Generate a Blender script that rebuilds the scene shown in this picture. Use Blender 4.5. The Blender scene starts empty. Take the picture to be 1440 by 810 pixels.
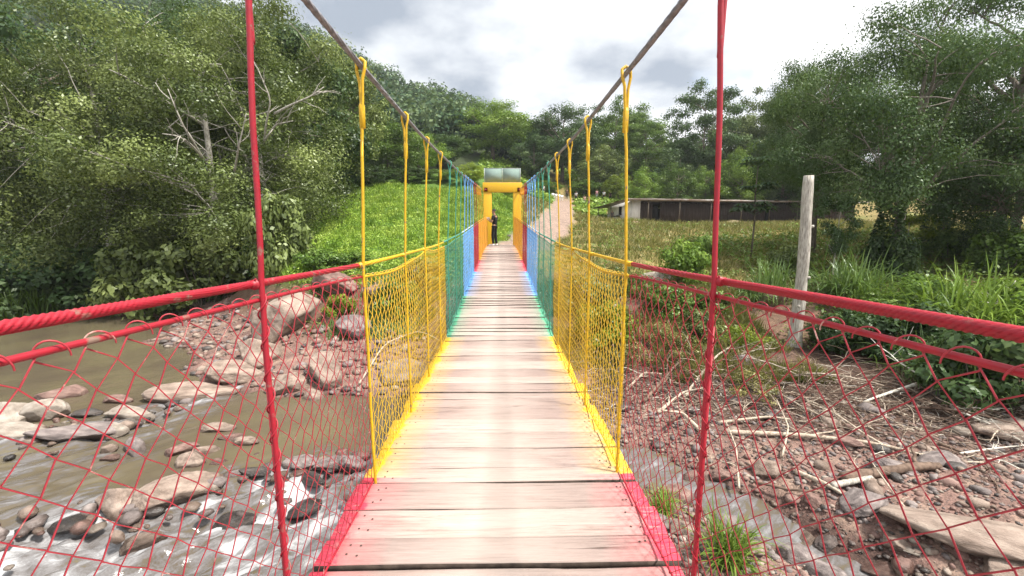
import bpy, bmesh, math, random
import numpy as np
from mathutils import Vector, Matrix

# ------------------------------------------------------------------ camera, sky, sun, exposure
scene = bpy.context.scene
COL = scene.collection
R = math.radians
CAM = np.array([0.02, 0.0, 5.2]); PITCH = R(8.7); YAW = R(1.4); FPX = 620.0

cam_d = bpy.data.cameras.new("camera"); cam = bpy.data.objects.new("camera", cam_d); COL.objects.link(cam)
cam.location = CAM; cam.rotation_euler = (R(90) - PITCH, 0, -YAW)
cam_d.sensor_width = 36; cam_d.lens = FPX / 1440 * 36; cam_d.clip_start = 0.02; cam_d.clip_end = 3000
scene.camera = cam

SUN_EL, SUN_AZ = R(58), R(112)          # azimuth from +Y towards +X
world = bpy.data.worlds.new("World"); scene.world = world; world.use_nodes = True
wt = world.node_tree; wt.nodes.clear()
def wn(t, **k):
    n = wt.nodes.new(t)
    for a, b in k.items(): setattr(n, a, b)
    return n
wo = wn('ShaderNodeOutputWorld'); sky = wn('ShaderNodeTexSky', sky_type='NISHITA', sun_disc=False, sun_elevation=SUN_EL, sun_rotation=SUN_AZ)
bg1 = wn('ShaderNodeBackground'); bg1.inputs[1].default_value = 0.10
bg2 = wn('ShaderNodeBackground'); bg2.inputs[1].default_value = 0.58
mixs = wn('ShaderNodeMixShader')
tc = wn('ShaderNodeTexCoord'); sep = wn('ShaderNodeSeparateXYZ'); wt.links.new(tc.outputs['Generated'], sep.inputs[0])
addz = wn('ShaderNodeMath', operation='ADD'); addz.inputs[1].default_value = 0.28; wt.links.new(sep.outputs[2], addz.inputs[0])
mx = wn('ShaderNodeMath', operation='MAXIMUM'); mx.inputs[1].default_value = 0.08; wt.links.new(addz.outputs[0], mx.inputs[0])
dx = wn('ShaderNodeMath', operation='DIVIDE'); dy = wn('ShaderNodeMath', operation='DIVIDE')
for d_, s_ in ((dx, 0), (dy, 1)):
    wt.links.new(sep.outputs[s_], d_.inputs[0]); wt.links.new(mx.outputs[0], d_.inputs[1])
cmb = wn('ShaderNodeCombineXYZ'); wt.links.new(dx.outputs[0], cmb.inputs[0]); wt.links.new(dy.outputs[0], cmb.inputs[1])
n1 = wn('ShaderNodeTexNoise'); n1.inputs['Scale'].default_value = 1.7; n1.inputs['Detail'].default_value = 9; n1.inputs['Roughness'].default_value = 0.52
n2 = wn('ShaderNodeTexNoise'); n2.inputs['Scale'].default_value = 0.9; n2.inputs['Detail'].default_value = 6; n2.inputs['Distortion'].default_value = 0.3
mp1 = wn('ShaderNodeMapping'); mp1.inputs['Location'].default_value = (3.1, 1.7, 0); wt.links.new(cmb.outputs[0], mp1.inputs[0]); wt.links.new(mp1.outputs[0], n1.inputs['Vector'])
mp2 = wn('ShaderNodeMapping'); mp2.inputs['Location'].default_value = (7.4, 4.0, 0); wt.links.new(cmb.outputs[0], mp2.inputs[0]); wt.links.new(mp2.outputs[0], n2.inputs['Vector'])
cr = wn('ShaderNodeValToRGB'); cr.color_ramp.elements[0].position = 0.32; cr.color_ramp.elements[0].color = (0.27, 0.31, 0.37, 1)
cr.color_ramp.elements[1].position = 0.62; cr.color_ramp.elements[1].color = (1.0, 1.0, 1.0, 1)
gm = wn('ShaderNodeMapping'); gm.inputs['Location'].default_value = (0.28, -3.30, 0); gm.inputs['Scale'].default_value = (1.4, 2.15, 1)
wt.links.new(cmb.outputs[0], gm.inputs[0]); gl = wn('ShaderNodeVectorMath', operation='LENGTH'); wt.links.new(gm.outputs[0], gl.inputs[0])
gr_ = wn('ShaderNodeMapRange', interpolation_type='SMOOTHSTEP'); wt.links.new(gl.outputs['Value'], gr_.inputs[0]); gr_.inputs[1].default_value = 0.0; gr_.inputs[2].default_value = 1.7; gr_.inputs[3].default_value = -0.21; gr_.inputs[4].default_value = 0.05
ga = wn('ShaderNodeMath', operation='ADD'); wt.links.new(n1.outputs['Fac'], ga.inputs[0]); wt.links.new(gr_.outputs[0], ga.inputs[1]); wt.links.new(ga.outputs[0], cr.inputs[0]); wt.links.new(cr.outputs[0], bg2.inputs[0])
cv = wn('ShaderNodeValToRGB'); cv.color_ramp.elements[0].position = 0.27; cv.color_ramp.elements[0].color = (0, 0, 0, 1)
cv.color_ramp.elements[1].position = 0.37; cv.color_ramp.elements[1].color = (1, 1, 1, 1)
wt.links.new(n2.outputs['Fac'], cv.inputs[0])
wt.links.new(sky.outputs[0], bg1.inputs[0]); wt.links.new(cv.outputs[0], mixs.inputs[0])
wt.links.new(bg1.outputs[0], mixs.inputs[1]); wt.links.new(bg2.outputs[0], mixs.inputs[2]); wt.links.new(mixs.outputs[0], wo.inputs[0])

sun_d = bpy.data.lights.new("sun", 'SUN'); sun = bpy.data.objects.new("sun", sun_d); COL.objects.link(sun)
sun_d.energy = 3.2; sun_d.angle = R(7); sun_d.color = (1.0, 0.95, 0.87)
sdir = Vector((math.sin(SUN_AZ) * math.cos(SUN_EL), math.cos(SUN_AZ) * math.cos(SUN_EL), math.sin(SUN_EL)))
sun.rotation_euler = sdir.to_track_quat('Z', 'Y').to_euler(); sun.location = (40, -20, 60)

vs = scene.view_settings; vs.view_transform = 'Standard'; vs.look = 'None'; vs.gamma = 1; vs.exposure = 1.5; vs.use_curve_mapping = False
cy = scene.cycles
cy.use_denoising = True; cy.max_bounces = 6; cy.diffuse_bounces = 3; cy.glossy_bounces = 2; cy.transmission_bounces = 3; cy.transparent_max_bounces = 4
cy.volume_bounces = 0; cy.use_adaptive_sampling = True; cy.adaptive_threshold = 0.02; cy.caustics_reflective = False; cy.caustics_refractive = False

# ------------------------------------------------------------------ helpers
rng = np.random.default_rng(7); random.seed(7)

def ray(px, py):
    a = (px - 720) / FPX; b = (405 - py) / FPX
    fy = math.cos(PITCH) + b * math.sin(PITCH); fz = -math.sin(PITCH) + b * math.cos(PITCH)
    return np.array([a * math.cos(YAW) + fy * math.sin(YAW), -a * math.sin(YAW) + fy * math.cos(YAW), fz])
def PZ(px, py, z):
    d = ray(px, py); return CAM + d * ((z - CAM[2]) / d[2])
def PY(px, py, Y):
    d = ray(px, py); return CAM + d * (Y / d[1])

def tag(o, label=None, cat=None, group=None, kind=None):
    if label: o['label'] = label
    if cat: o['category'] = cat
    if group: o['group'] = group
    if kind: o['kind'] = kind
    return o
def empty(name, loc=(0, 0, 0), rz=0.0):
    o = bpy.data.objects.new(name, None); o.empty_display_size = 0.2
    o.location = loc; o.rotation_euler = (0, 0, rz); COL.objects.link(o); return o
def children(o): return [c for c in bpy.data.objects if c.parent == o]

class MB:
    """collects vertices and faces in numpy blocks, then links them as one mesh object"""
    def __init__(s): s.v = []; s.f = []; s.m = []; s.t = []; s.n = 0
    def add(s, v, f, mat=0, tint=None):
        v = np.asarray(v, float).reshape(-1, 3); f = np.asarray(f, int)
        s.v.append(v); s.f.append(f + s.n); s.m.append(np.full(len(f), mat)); s.n += len(v)
        s.t.append(np.broadcast_to(np.asarray(0.5 if tint is None else tint, float), (len(v),)))
        return s
    def box(s, c, d, mat=0, rot=None, tint=None, taper=None):
        c = np.array(c, float); d = np.array(d, float) / 2
        q = np.array([[x, y, z] for z in (-1, 1) for y in (-1, 1) for x in (-1, 1)], float) * d
        if taper is not None: q[4:, :2] *= taper
        if rot is not None: q = q @ np.array(rot).T
        return s.add(q + c, [[0, 2, 3, 1], [4, 5, 7, 6], [0, 1, 5, 4], [2, 6, 7, 3], [0, 4, 6, 2], [1, 3, 7, 5]], mat, tint)
    def tube(s, pts, rad, n=8, mat=0, caps=True, tint=None):
        P = np.asarray(pts, float); K = len(P); r = np.broadcast_to(np.asarray(rad, float), (K,))
        T = np.gradient(P, axis=0); T /= np.linalg.norm(T, axis=1)[:, None] + 1e-12
        ref = np.array([0, 0, 1.0]) if abs(T[0][2]) < 0.9 else np.array([1.0, 0, 0])
        U = np.zeros_like(P); u = np.cross(T[0], ref); u /= np.linalg.norm(u)
        for i in range(K):
            u = u - T[i] * u.dot(T[i]); u /= np.linalg.norm(u) + 1e-12; U[i] = u
        W = np.cross(T, U); a = np.arange(n) * 2 * math.pi / n
        V = P[:, None] + r[:, None, None] * (np.cos(a)[None, :, None] * U[:, None] + np.sin(a)[None, :, None] * W[:, None])
        i = np.arange(K - 1)[:, None] * n; j = np.arange(n)[None]; j2 = (j + 1) % n
        F = np.stack([i + j, i + j2, i + n + j2, i + n + j], -1).reshape(-1, 4)
        if np.ndim(tint) == 1: tint = np.repeat(tint, n)
        s.add(V.reshape(-1, 3), F, mat, tint)
        if caps and n > 3:
            for k, o in ((0, 1), (K - 1, -1)):
                tri = [[k * n, k * n + q + 1, k * n + q] if o == 1 else [k * n, k * n + q, k * n + q + 1] for q in range(1, n - 1)]
                s.f.append(np.array(tri) + s.n - K * n); s.m.append(np.full(n - 2, mat))
        return s
    def build(s, name, mats, parent=None, smooth=True, local=False):
        V = np.concatenate(s.v); me = bpy.data.meshes.new(name)
        Fs = s.f; L = np.concatenate([f.reshape(-1) for f in Fs]); sz = np.concatenate([np.full(len(f), f.shape[1]) for f in Fs])
        me.vertices.add(len(V)); me.loops.add(len(L)); me.polygons.add(len(sz))
        me.loops.foreach_set('vertex_index', L.astype(np.int32))
        me.polygons.foreach_set('loop_start', np.concatenate([[0], np.cumsum(sz)[:-1]]).astype(np.int32))
        me.polygons.foreach_set('loop_total', sz.astype(np.int32))
        me.polygons.foreach_set('material_index', np.concatenate(s.m).astype(np.int32))
        if not isinstance(mats, (list, tuple)): mats = [mats]
        for m in mats: me.materials.append(m)
        o = bpy.data.objects.new(name, me); COL.objects.link(o)
        off = np.zeros(3)
        if parent is not None:
            o.parent = parent
            if not local: off = np.array(parent.location)
        me.vertices.foreach_set('co', (V - off).astype(np.float32).ravel())
        me.update(calc_edges=True)
        at = me.attributes.new('tint', 'FLOAT', 'POINT'); at.data.foreach_set('value', np.concatenate(s.t).astype(np.float32))
        if smooth: me.polygons.foreach_set('use_smooth', np.ones(len(sz), bool))
        me.validate(); return o

# numpy gradient noise
_perm = np.random.default_rng(3).permutation(512); _perm = np.concatenate([_perm, _perm]); _ang = np.random.default_rng(5).random(1024) * 2 * math.pi
def noise2(x, y):
    x = np.asarray(x, float); y = np.asarray(y, float)
    xi = np.floor(x).astype(int); yi = np.floor(y).astype(int); xf = x - xi; yf = y - yi
    def g(ix, iy, fx, fy):
        h = _ang[_perm[(_perm[ix % 512] + iy) % 512]]; return np.cos(h) * fx + np.sin(h) * fy
    u = xf ** 3 * (xf * (xf * 6 - 15) + 10); v = yf ** 3 * (yf * (yf * 6 - 15) + 10)
    a = g(xi, yi, xf, yf); b = g(xi + 1, yi, xf - 1, yf); c = g(xi, yi + 1, xf, yf - 1); d = g(xi + 1, yi + 1, xf - 1, yf - 1)
    return (a + u * (b - a) + v * (c - a + u * (a - b - c + d))) * 1.5
def fbm(x, y, o=4):
    s = 0; a = 1.0
    for k in range(o): s = s + a * noise2(x * 2 ** k + 17.3 * k, y * 2 ** k + 9.1 * k); a *= 0.5
    return s
def sst(a, b, x):
    t = np.clip((np.asarray(x, float) - a) / (b - a), 0, 1); return t * t * (3 - 2 * t)

# ------------------------------------------------------------------ materials
def mat(name, rough=0.6, color=None, spec=0.4, metal=0.0):
    m = bpy.data.materials.new(name); m.use_nodes = True; nt = m.node_tree
    b = nt.nodes['Principled BSDF']; b.inputs['Roughness'].default_value = rough; b.inputs['Specular IOR Level'].default_value = spec; b.inputs['Metallic'].default_value = metal
    if color: b.inputs['Base Color'].default_value = (*color, 1)
    return m, nt, b
def N(nt, t, **k):
    n = nt.nodes.new(t)
    for a, b in k.items():
        if a.startswith('_'): n.inputs[a[1:]].default_value = b
        else: setattr(n, a, b)
    return n
def ramp(nt, fac, stops):
    r = nt.nodes.new('ShaderNodeValToRGB'); e = r.color_ramp.elements
    while len(e) < len(stops): e.new(0.5)
    for x, (p, c) in zip(e, stops): x.position = p; x.color = (*c, 1) if len(c) == 3 else c
    nt.links.new(fac, r.inputs[0]); return r
def mixc(nt, fac, a, b, bt='MIX'):
    m = nt.nodes.new('ShaderNodeMix'); m.data_type = 'RGBA'; m.blend_type = bt
    for i, s in ((0, fac), (6, a), (7, b)):
        if hasattr(s, 'links'): nt.links.new(s, m.inputs[i])
        elif i == 0: m.inputs[0].default_value = s
        else: m.inputs[i].default_value = (*s, 1)
    return m.outputs[2]
def noise_node(nt, scale, detail=4, rough=0.55, coord='Object', stretch=None):
    t = nt.nodes.new('ShaderNodeTexCoord'); n = nt.nodes.new('ShaderNodeTexNoise')
    n.inputs['Scale'].default_value = scale; n.inputs['Detail'].default_value = detail; n.inputs['Roughness'].default_value = rough
    src = t.outputs[coord]
    if stretch:
        mp = nt.nodes.new('ShaderNodeMapping'); mp.inputs['Scale'].default_value = stretch; nt.links.new(src, mp.inputs[0]); src = mp.outputs[0]
    nt.links.new(src, n.inputs['Vector']); return n.outputs['Fac']
def bump(nt, b, h, strength=0.3, dist=0.02):
    n = nt.nodes.new('ShaderNodeBump'); n.inputs['Strength'].default_value = strength; n.inputs['Distance'].default_value = dist
    nt.links.new(h, n.inputs['Height']); nt.links.new(n.outputs[0], b.inputs['Normal'])

def noisy(name, c1, c2, scale=8, rough=0.8, bmp=0.3, dist=0.02, lo=0.35, hi=0.65, detail=6, spec=0.3, stretch=None, metal=0):
    m, nt, b = mat(name, rough, spec=spec, metal=metal); f = noise_node(nt, scale, detail, stretch=stretch)
    r = ramp(nt, f, [(lo, c1), (hi, c2)]); nt.links.new(r.outputs[0], b.inputs['Base Color'])
    if bmp: bump(nt, b, f, bmp, dist)
    return m
def paint(name, c, worn=(0.20, 0.13, 0.10), amount=0.60, rough=0.42):
    m, nt, b = mat(name, rough, spec=0.5); f = noise_node(nt, 14, 6, 0.65); f2 = noise_node(nt, 60, 3)
    dark = tuple(x * 0.5 + .01 for x in c)
    a = mixc(nt, f2, c, dark); w = ramp(nt, f, [(amount, (0, 0, 0)), (amount + 0.07, (1, 1, 1))])
    nt.links.new(mixc(nt, w.outputs[0], a, worn), b.inputs['Base Color']); bump(nt, b, f2, 0.15, 0.003); return m
RED, YEL, GRN, BLU, ORG = (0.40, 0.005, 0.022), (0.74, 0.45, 0.003), (0.05, 0.30, 0.20), (0.17, 0.44, 0.85), (0.80, 0.34, 0.006)
M = {}
for n_, c_ in (('red', RED), ('yellow', YEL), ('green', GRN), ('blue', BLU), ('orange', ORG)):
    M[n_] = paint(n_ + '_paint', c_, rough=0.5)
    M[n_ + '_wire'] = paint(n_ + '_wire_paint', tuple(min(1, x * 1.1 + 0.03) for x in c_), worn=(0.5, 0.33, 0.28), amount=0.60, rough=0.5)
M['steel'] = noisy('steel_rope', (0.17, 0.165, 0.18), (0.32, 0.31, 0.33), 30, 0.5, 0.2, 0.003, metal=0.3)
M['palesteel'] = noisy('pale_painted_cable', (0.55, 0.55, 0.5), (0.4, 0.42, 0.38), 20, 0.5, 0.1, 0.003)

def leaf_mat(name, dark, mid, light, trans=0.35, gloss=0.06):
    m = bpy.data.materials.new(name); m.use_nodes = True; nt = m.node_tree; nt.nodes.clear()
    out = N(nt, 'ShaderNodeOutputMaterial'); at = N(nt, 'ShaderNodeAttribute', attribute_name='tint'); oi = N(nt, 'ShaderNodeObjectInfo')
    r = ramp(nt, at.outputs['Fac'], [(0.05, dark), (0.5, mid), (0.95, light)])
    hs = N(nt, 'ShaderNodeHueSaturation'); mr = N(nt, 'ShaderNodeMapRange'); nt.links.new(oi.outputs['Random'], mr.inputs[0])
    mr.inputs[3].default_value = 0.82; mr.inputs[4].default_value = 1.15; nt.links.new(mr.outputs[0], hs.inputs['Value']); nt.links.new(r.outputs[0], hs.inputs['Color'])
    d = N(nt, 'ShaderNodeBsdfDiffuse'); t = N(nt, 'ShaderNodeBsdfTranslucent'); g = N(nt, 'ShaderNodeBsdfGlossy', _Roughness=0.38)
    nt.links.new(hs.outputs[0], d.inputs[0]); nt.links.new(mixc(nt, 0.5, hs.outputs[0], (0.12, 0.17, 0.02)), t.inputs[0]); g.inputs[0].default_value = (0.8, 0.85, 0.8, 1)
    m1 = N(nt, 'ShaderNodeMixShader', _Fac=trans); m2 = N(nt, 'ShaderNodeMixShader', _Fac=gloss)
    nt.links.new(d.outputs[0], m1.inputs[1]); nt.links.new(t.outputs[0], m1.inputs[2]); nt.links.new(m1.outputs[0], m2.inputs[1]); nt.links.new(g.outputs[0], m2.inputs[2])
    nt.links.new(m2.outputs[0], out.inputs[0]); return m
LM = {
 'olive': leaf_mat('leaf_grey_olive', (0.055, 0.080, 0.022), (0.145, 0.185, 0.056), (0.255, 0.305, 0.10), 0.3, 0.025),
 'dark':  leaf_mat('leaf_dark_green', (0.023, 0.047, 0.016), (0.055, 0.098, 0.034), (0.117, 0.169, 0.062), 0.25, 0.02),
 'mid':   leaf_mat('leaf_mid_green', (0.050, 0.098, 0.018), (0.106, 0.181, 0.033), (0.200, 0.288, 0.069), 0.35, 0.02),
 'bright': leaf_mat('leaf_bright_green', (0.081, 0.149, 0.023), (0.167, 0.270, 0.039), (0.287, 0.391, 0.081), 0.4, 0.02),
 'lime':  leaf_mat('leaf_yellow_green', (0.120, 0.170, 0.018), (0.220, 0.290, 0.030), (0.340, 0.400, 0.060), 0.45, 0.02),
 'meadow': leaf_mat('leaf_meadow', (0.115, 0.215, 0.026), (0.25, 0.40, 0.05), (0.42, 0.54, 0.10), 0.35, 0.015),
 'dry':   leaf_mat('leaf_dry_grass', (0.104, 0.114, 0.033), (0.209, 0.190, 0.062), (0.342, 0.294, 0.114), 0.3, 0.02),
 'far':   leaf_mat('leaf_far_forest', (0.025, 0.052, 0.030), (0.060, 0.103, 0.053), (0.132, 0.178, 0.086), 0.25, 0.01),
 'cane':  leaf_mat('leaf_cane', (0.050, 0.100, 0.020), (0.110, 0.190, 0.045), (0.230, 0.320, 0.110), 0.35, 0.05),
 'umbrella': leaf_mat('leaf_umbrella', (0.035, 0.070, 0.035), (0.070, 0.120, 0.060), (0.130, 0.180, 0.100), 0.35, 0.03),
}
M['bark'] = noisy('bark_brown', (0.07, 0.055, 0.04), (0.17, 0.14, 0.11), 9, 0.9, 0.6, 0.04, stretch=(3, 3, 0.6))
M['palebark'] = noisy('bark_pale', (0.20, 0.18, 0.15), (0.42, 0.40, 0.35), 5, 0.85, 0.4, 0.03, stretch=(3, 3, 0.8))
M['greybark'] = noisy('bark_grey', (0.10, 0.085, 0.07), (0.24, 0.215, 0.18), 5, 0.9, 0.4, 0.03, stretch=(3, 3, .8))
M['logwood'] = noisy('log_weathered', (0.22, 0.20, 0.17), (0.50, 0.47, 0.41), 6, 0.9, 0.6, 0.02, stretch=(5, 5, 0.7))
M['drift'] = noisy('driftwood', (0.26, 0.20, 0.15), (0.52, 0.45, 0.36), 12, 0.9, 0.5, 0.01, stretch=(2, 2, 2))
M['bleached'] = noisy('bleached_wood', (0.42, 0.39, 0.33), (0.70, 0.67, 0.60), 10, 0.85, 0.4, 0.01)
M['rootwood'] = noisy('root_wood', (0.08, 0.052, 0.038), (0.20, 0.14, 0.105), 10, 0.9, 0.5, 0.01)

def rock_mat(name, c1, c2, c3, wet=0.0):
    m, nt, b = mat(name, 0.85 - wet * 0.5, spec=0.3 + wet * 0.4)
    f = noise_node(nt, 2.2, 8, 0.6); f2 = noise_node(nt, 22, 5, 0.6)
    r = ramp(nt, f, [(0.33, c1), (0.52, c2), (0.70, c3)]); d = mixc(nt, 0.55, r.outputs[0], mixc(nt, f2, (0.25, 0.22, 0.2), (1, 1, 1)), 'MULTIPLY')
    ge = N(nt, 'ShaderNodeNewGeometry'); sz_ = N(nt, 'ShaderNodeSeparateXYZ'); nt.links.new(ge.outputs['Position'], sz_.inputs[0])
    wz_ = N(nt, 'ShaderNodeMath', operation='MULTIPLY_ADD'); nt.links.new(f, wz_.inputs[0]); wz_.inputs[1].default_value = -.10; nt.links.new(sz_.outputs[2], wz_.inputs[2])
    wm = ramp(nt, wz_.outputs[0], [(0.0, (1, 1, 1)), (0.035, (0, 0, 0))]).outputs[0]
    d = mixc(nt, wm, d, mixc(nt, 1.0, d, (0.50, 0.47, 0.45), 'MULTIPLY')); rw = N(nt, 'ShaderNodeMapRange'); nt.links.new(wm, rw.inputs[0]); rw.inputs[3].default_value = 0.85 - wet * .5; rw.inputs[4].default_value = 0.3; nt.links.new(rw.outputs[0], b.inputs['Roughness'])
    nt.links.new(d, b.inputs['Base Color']); bump(nt, b, f2, 0.6, 0.04); return m
RK = {
 'tan': rock_mat('rock_tan', (0.17, 0.125, 0.098), (0.33, 0.255, 0.21), (0.45, 0.37, 0.31)),
 'pale': rock_mat('rock_pale', (0.24, 0.20, 0.165), (0.38, 0.33, 0.28), (0.48, 0.43, 0.38)),
 'red': rock_mat('rock_reddish', (0.14, 0.085, 0.072), (0.26, 0.165, 0.14), (0.37, 0.26, 0.22)),
 'grey': rock_mat('rock_grey', (0.13, 0.11, 0.105), (0.25, 0.21, 0.20), (0.38, 0.33, 0.31)),
 'dark': rock_mat('rock_wet_dark', (0.035, 0.03, 0.028), (0.075, 0.062, 0.055), (0.15, 0.12, 0.105), 0.7),
}

# ------------------------------------------------------------------ terrain
CP = np.array([
 # river bed
 (-3,7,-.55),(-6,8,-.5),(-5,11,-.6),(-9,11.5,-.45),(-12,11,-.5),(-14,14,-.6),(-18,18,-.7),(-23,22,-.7),(-28,21,-.7),(-35,23,-.7),(-45,25,-.7),(-20,10,-.5),(-30,12,-.5),(-10,5,-.6),(-5,4,-.6),(-2.5,3,-.6),(-10,-4,-.6),(-2,-6,-.5),(-25,0,-.5),(-45,5,-.5),(-1,8,-.5),(0,10.5,-.35),(-60,24,-.6),(-60,0,-.5),
 # left water edge
 (-60,31,.1),(-45,30.5,.1),(-35,29,.1),(-28.3,27.3,.08),(-17.7,24,.08),(-15.4,18.9,.06),(-10.9,15.2,.06),(-6.7,12.8,.06),(-3.7,12.7,.06),(-1,13,.06),(1.5,12.4,.06),(2.7,10.0,.06),(1.9,7.5,.05),(1.6,5.0,.05),(1.6,1.5,.05),(2.5,-5,.1),
 # left gravel, banks
 (-13.5,21,.35),(-10.5,18.3,.45),(-7.8,15.2,.45),(-8.4,17.2,1.3),(-5,14.8,.6),(-3,15,.7),(-9.2,19.2,3.0),(-7.0,21.4,3.1),(-5,19,2.4),(-3.6,24,3.4),(-14,24.5,1.6),(-18,27.5,1.6),(-28,31,1.8),(-40,34,2.2),(-60,36,3),
 (0,14.5,.5),(0,17,1.5),(0,20,3.0),(0,22.4,3.9),(-3,22.5,3.3),(3,22.5,3.5),(0,26,4.0),(2,17,1.5),
 # right gravel bar, side stream, bank
 (2.8,5.7,.22),(4.5,4.6,.3),(7.7,5.6,.42),(4.6,9.0,.28),(7,8,.35),(9,7,.5),(2.95,9.0,-.35),(3.3,8.6,-.35),(3.75,8.0,-.38),(4.4,7.25,-.4),(5.0,6.6,-.4),(5.6,5.8,-.4),(6.4,4.8,-.4),(8,2,-.4),(3.0,9.55,.02),(3.9,8.75,.12),(4.75,7.9,.15),(5.7,6.9,.15),(6.6,5.9,.2),(2.75,8.3,-.1),(3.3,7.5,.08),(4.0,6.6,.1),(4.7,5.7,.1),(3.2,7.0,.18),(3.7,6.3,.2),(12,-5,.5),(25,-5,.8),(12,4,.6),
 (4,12.2,.45),(5.6,11,.45),(7.85,10,.5),(9.8,9.3,.5),(11.3,8.6,.6),(6,12.2,.9),(9.9,14.2,.95),(12,12.4,1.0),(12.5,10.4,.8),(16,9,1.4),(20,8,2.4),(14,13.5,1.7),(18,15,2.2),(25,15,2.6),(35,10,3),
 (5.3,20,3.0),(5.5,16.5,1.9),(8,17,2.4),(9.5,19,2.8),(13,18,2.4),(18,20,2.4),(4,28,3.7),(25,24,3.0),(40,25,3.4),(60,10,3.5),(60,30,4),
 # field, road, shed terrace
 (10,40,4.4),(20,40,4.3),(30,40,4.4),(45,40,4.6),(4,33,3.9),(5.5,42,4.8),(7.6,55,6.0),(10.5,75,8.3),(17,57,4.95),(15,63,4.95),(30,61,4.95),(45,64,5.0),(52,66,5.0),(48,74,5.2),(22,68,5.4),(18,74,8.0),(35,75,7),(60,60,5.2),
 # meadow and slope behind
 (-12,24,3.8),(-12,34,5.6),(-21,45,7.3),(-4.5,45,7.2),(-5,33,4.9),(-22,36,5.2),(-35,45,7),(0,34,5.0),(0,42,7.6),(2,38,5.2),(0,60,11),(-20,60,10.5),(-45,60,13),(-60,50,10),
 (22,100,14),(40,100,11),(0,100,20),(-30,100,28),(-60,100,38),(60,100,12),(30,125,18),(60,125,16),(0,125,28),(-60,125,52),(60,80,7),
], float)
def _rbf_fit(P):
    A = np.linalg.norm(P[:, None, :2] - P[None, :, :2], axis=2); n = len(P)
    B = np.c_[np.ones(n), P[:, :2]]; K = np.block([[A, B], [B.T, np.zeros((3, 3))]])
    return np.linalg.solve(K, np.r_[P[:, 2], 0, 0, 0])
_W = _rbf_fit(CP)
RX = [-420, -200, -120, -89, -55, -31, 12, 40, 80, 400]; RZ = [125, 106, 90, 82, 63, 52, 40, 30, 24, 30]
def ground(x, y, rough=True):
    x = np.atleast_1d(np.asarray(x, float)); y = np.atleast_1d(np.asarray(y, float)); out = np.empty(len(x))
    cx = np.clip(x, -60, 60); cyy = np.clip(y, -6, 125)
    for i in range(0, len(x), 20000):
        s = slice(i, i + 20000); D = np.hypot(cx[s, None] - CP[None, :, 0], cyy[s, None] - CP[None, :, 1])
        out[s] = D @ _W[:len(CP)] + _W[-3] + _W[-2] * cx[s] + _W[-1] * cyy[s]
    t = sst(85, 140, y); far = 12 + (np.interp(x, RX, RZ) - 12) * sst(80, 205, y) + 5 * fbm(x / 40, y / 40, 3)
    out = out * (1 - t) + far * t
    if rough:
        land = sst(-0.3, 0.5, out)
        out = out + (0.05 + 0.10 * land) * fbm(x * 0.9, y * 0.9, 4) * 0.6 + 0.35 * sst(2.5, 5, out) * fbm(x / 5, y / 5, 3)
    return out
def gz(x, y): return float(ground(x, y)[0])

def axis(lo, hi, core0, core1, step, grow=1.09):
    a = list(np.arange(core0, core1, step)); s = step
    while a[-1] < hi: s = min(s * grow, 14); a.append(a[-1] + s)
    s = step
    while a[0] > lo: s = min(s * grow, 14); a.insert(0, a[0] - s)
    return np.array(a)
gx = axis(-420, 420, -14, 16, 0.16); gy = axis(-40, 480, 2, 26, 0.16)
GX, GY = np.meshgrid(gx, gy); X, Y = GX.ravel(), GY.ravel(); Z = ground(X, Y)

def road_d(x, y):
    px_ = np.interp(y, [24, 30, 36, 44, 55, 66, 78], [1.2, 2.3, 4.0, 5.6, 7.6, 9.2, 11.0]); return np.abs(x - px_)
def zone_colors(x, y, z):
    n = fbm(x / 2.3, y / 2.3, 4); n2 = fbm(x * 1.7 + 40, y * 1.7, 3)
    C = np.empty((len(x), 3))
    gravel = np.array([.205, .132, .114]) * (1 + .22 * n[:, None]) ; mud = np.array([.105, .068, .054]) * (1 + .25 * n[:, None])
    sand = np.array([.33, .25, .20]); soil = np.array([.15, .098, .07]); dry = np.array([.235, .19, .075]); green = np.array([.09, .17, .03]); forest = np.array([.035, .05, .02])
    C[:] = gravel
    w = sst(.15, .5, n2)[:, None]; C = C * (1 - w * .6) + sand * w * .6
    # right bank mud between the stones and the plants
    w = (sst(3.5, 6, x) * sst(8.0, 9.6, y + 0.18 * (x - 9) + n * .6))[:, None]; C = C * (1 - w) + mud * w
    w = sst(.7, 1.3, z + .3 * n)[:, None]; C = C * (1 - w) + soil * w
    w = sst(2.1, 2.9, z + .25 * n)[:, None]; veg = np.where((x < 1)[:, None], green, dry * (1 + .3 * n[:, None])); veg = np.where(((x >= 1) & (n2 > .25))[:, None], np.array([.13, .16, .04]), veg); C = C * (1 - w) + veg * w
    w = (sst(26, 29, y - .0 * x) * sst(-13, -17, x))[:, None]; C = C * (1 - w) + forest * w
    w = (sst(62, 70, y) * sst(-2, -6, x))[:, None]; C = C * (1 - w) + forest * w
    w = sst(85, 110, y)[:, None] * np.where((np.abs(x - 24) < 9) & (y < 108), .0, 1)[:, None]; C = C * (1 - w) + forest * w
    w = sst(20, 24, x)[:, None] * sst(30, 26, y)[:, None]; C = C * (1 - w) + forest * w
    w = (sst(1.9, 1.2, road_d(x, y) + .35 * n) * sst(23, 24, y) * sst(80, 76, y))[:, None]; C = C * (1 - w) + np.array([.27, .205, .17]) * w
    w = (sst(8, 5, np.abs(y - 53 - .25 * (x - 17)) * 1.6 + n) * sst(12, 15, x) * sst(56, 50, x))[:, None] * .8; C = C * (1 - w) + np.array([.33, .25, .18]) * w
    w = sst(.10, -.06, z)[:, None]; C = C * (1 - w * .55)          # wet bed under and beside the water
    return np.clip(C, 0.01, 1)
m, nt, b = mat('ground_soil', 0.92, spec=0.2)
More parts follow.
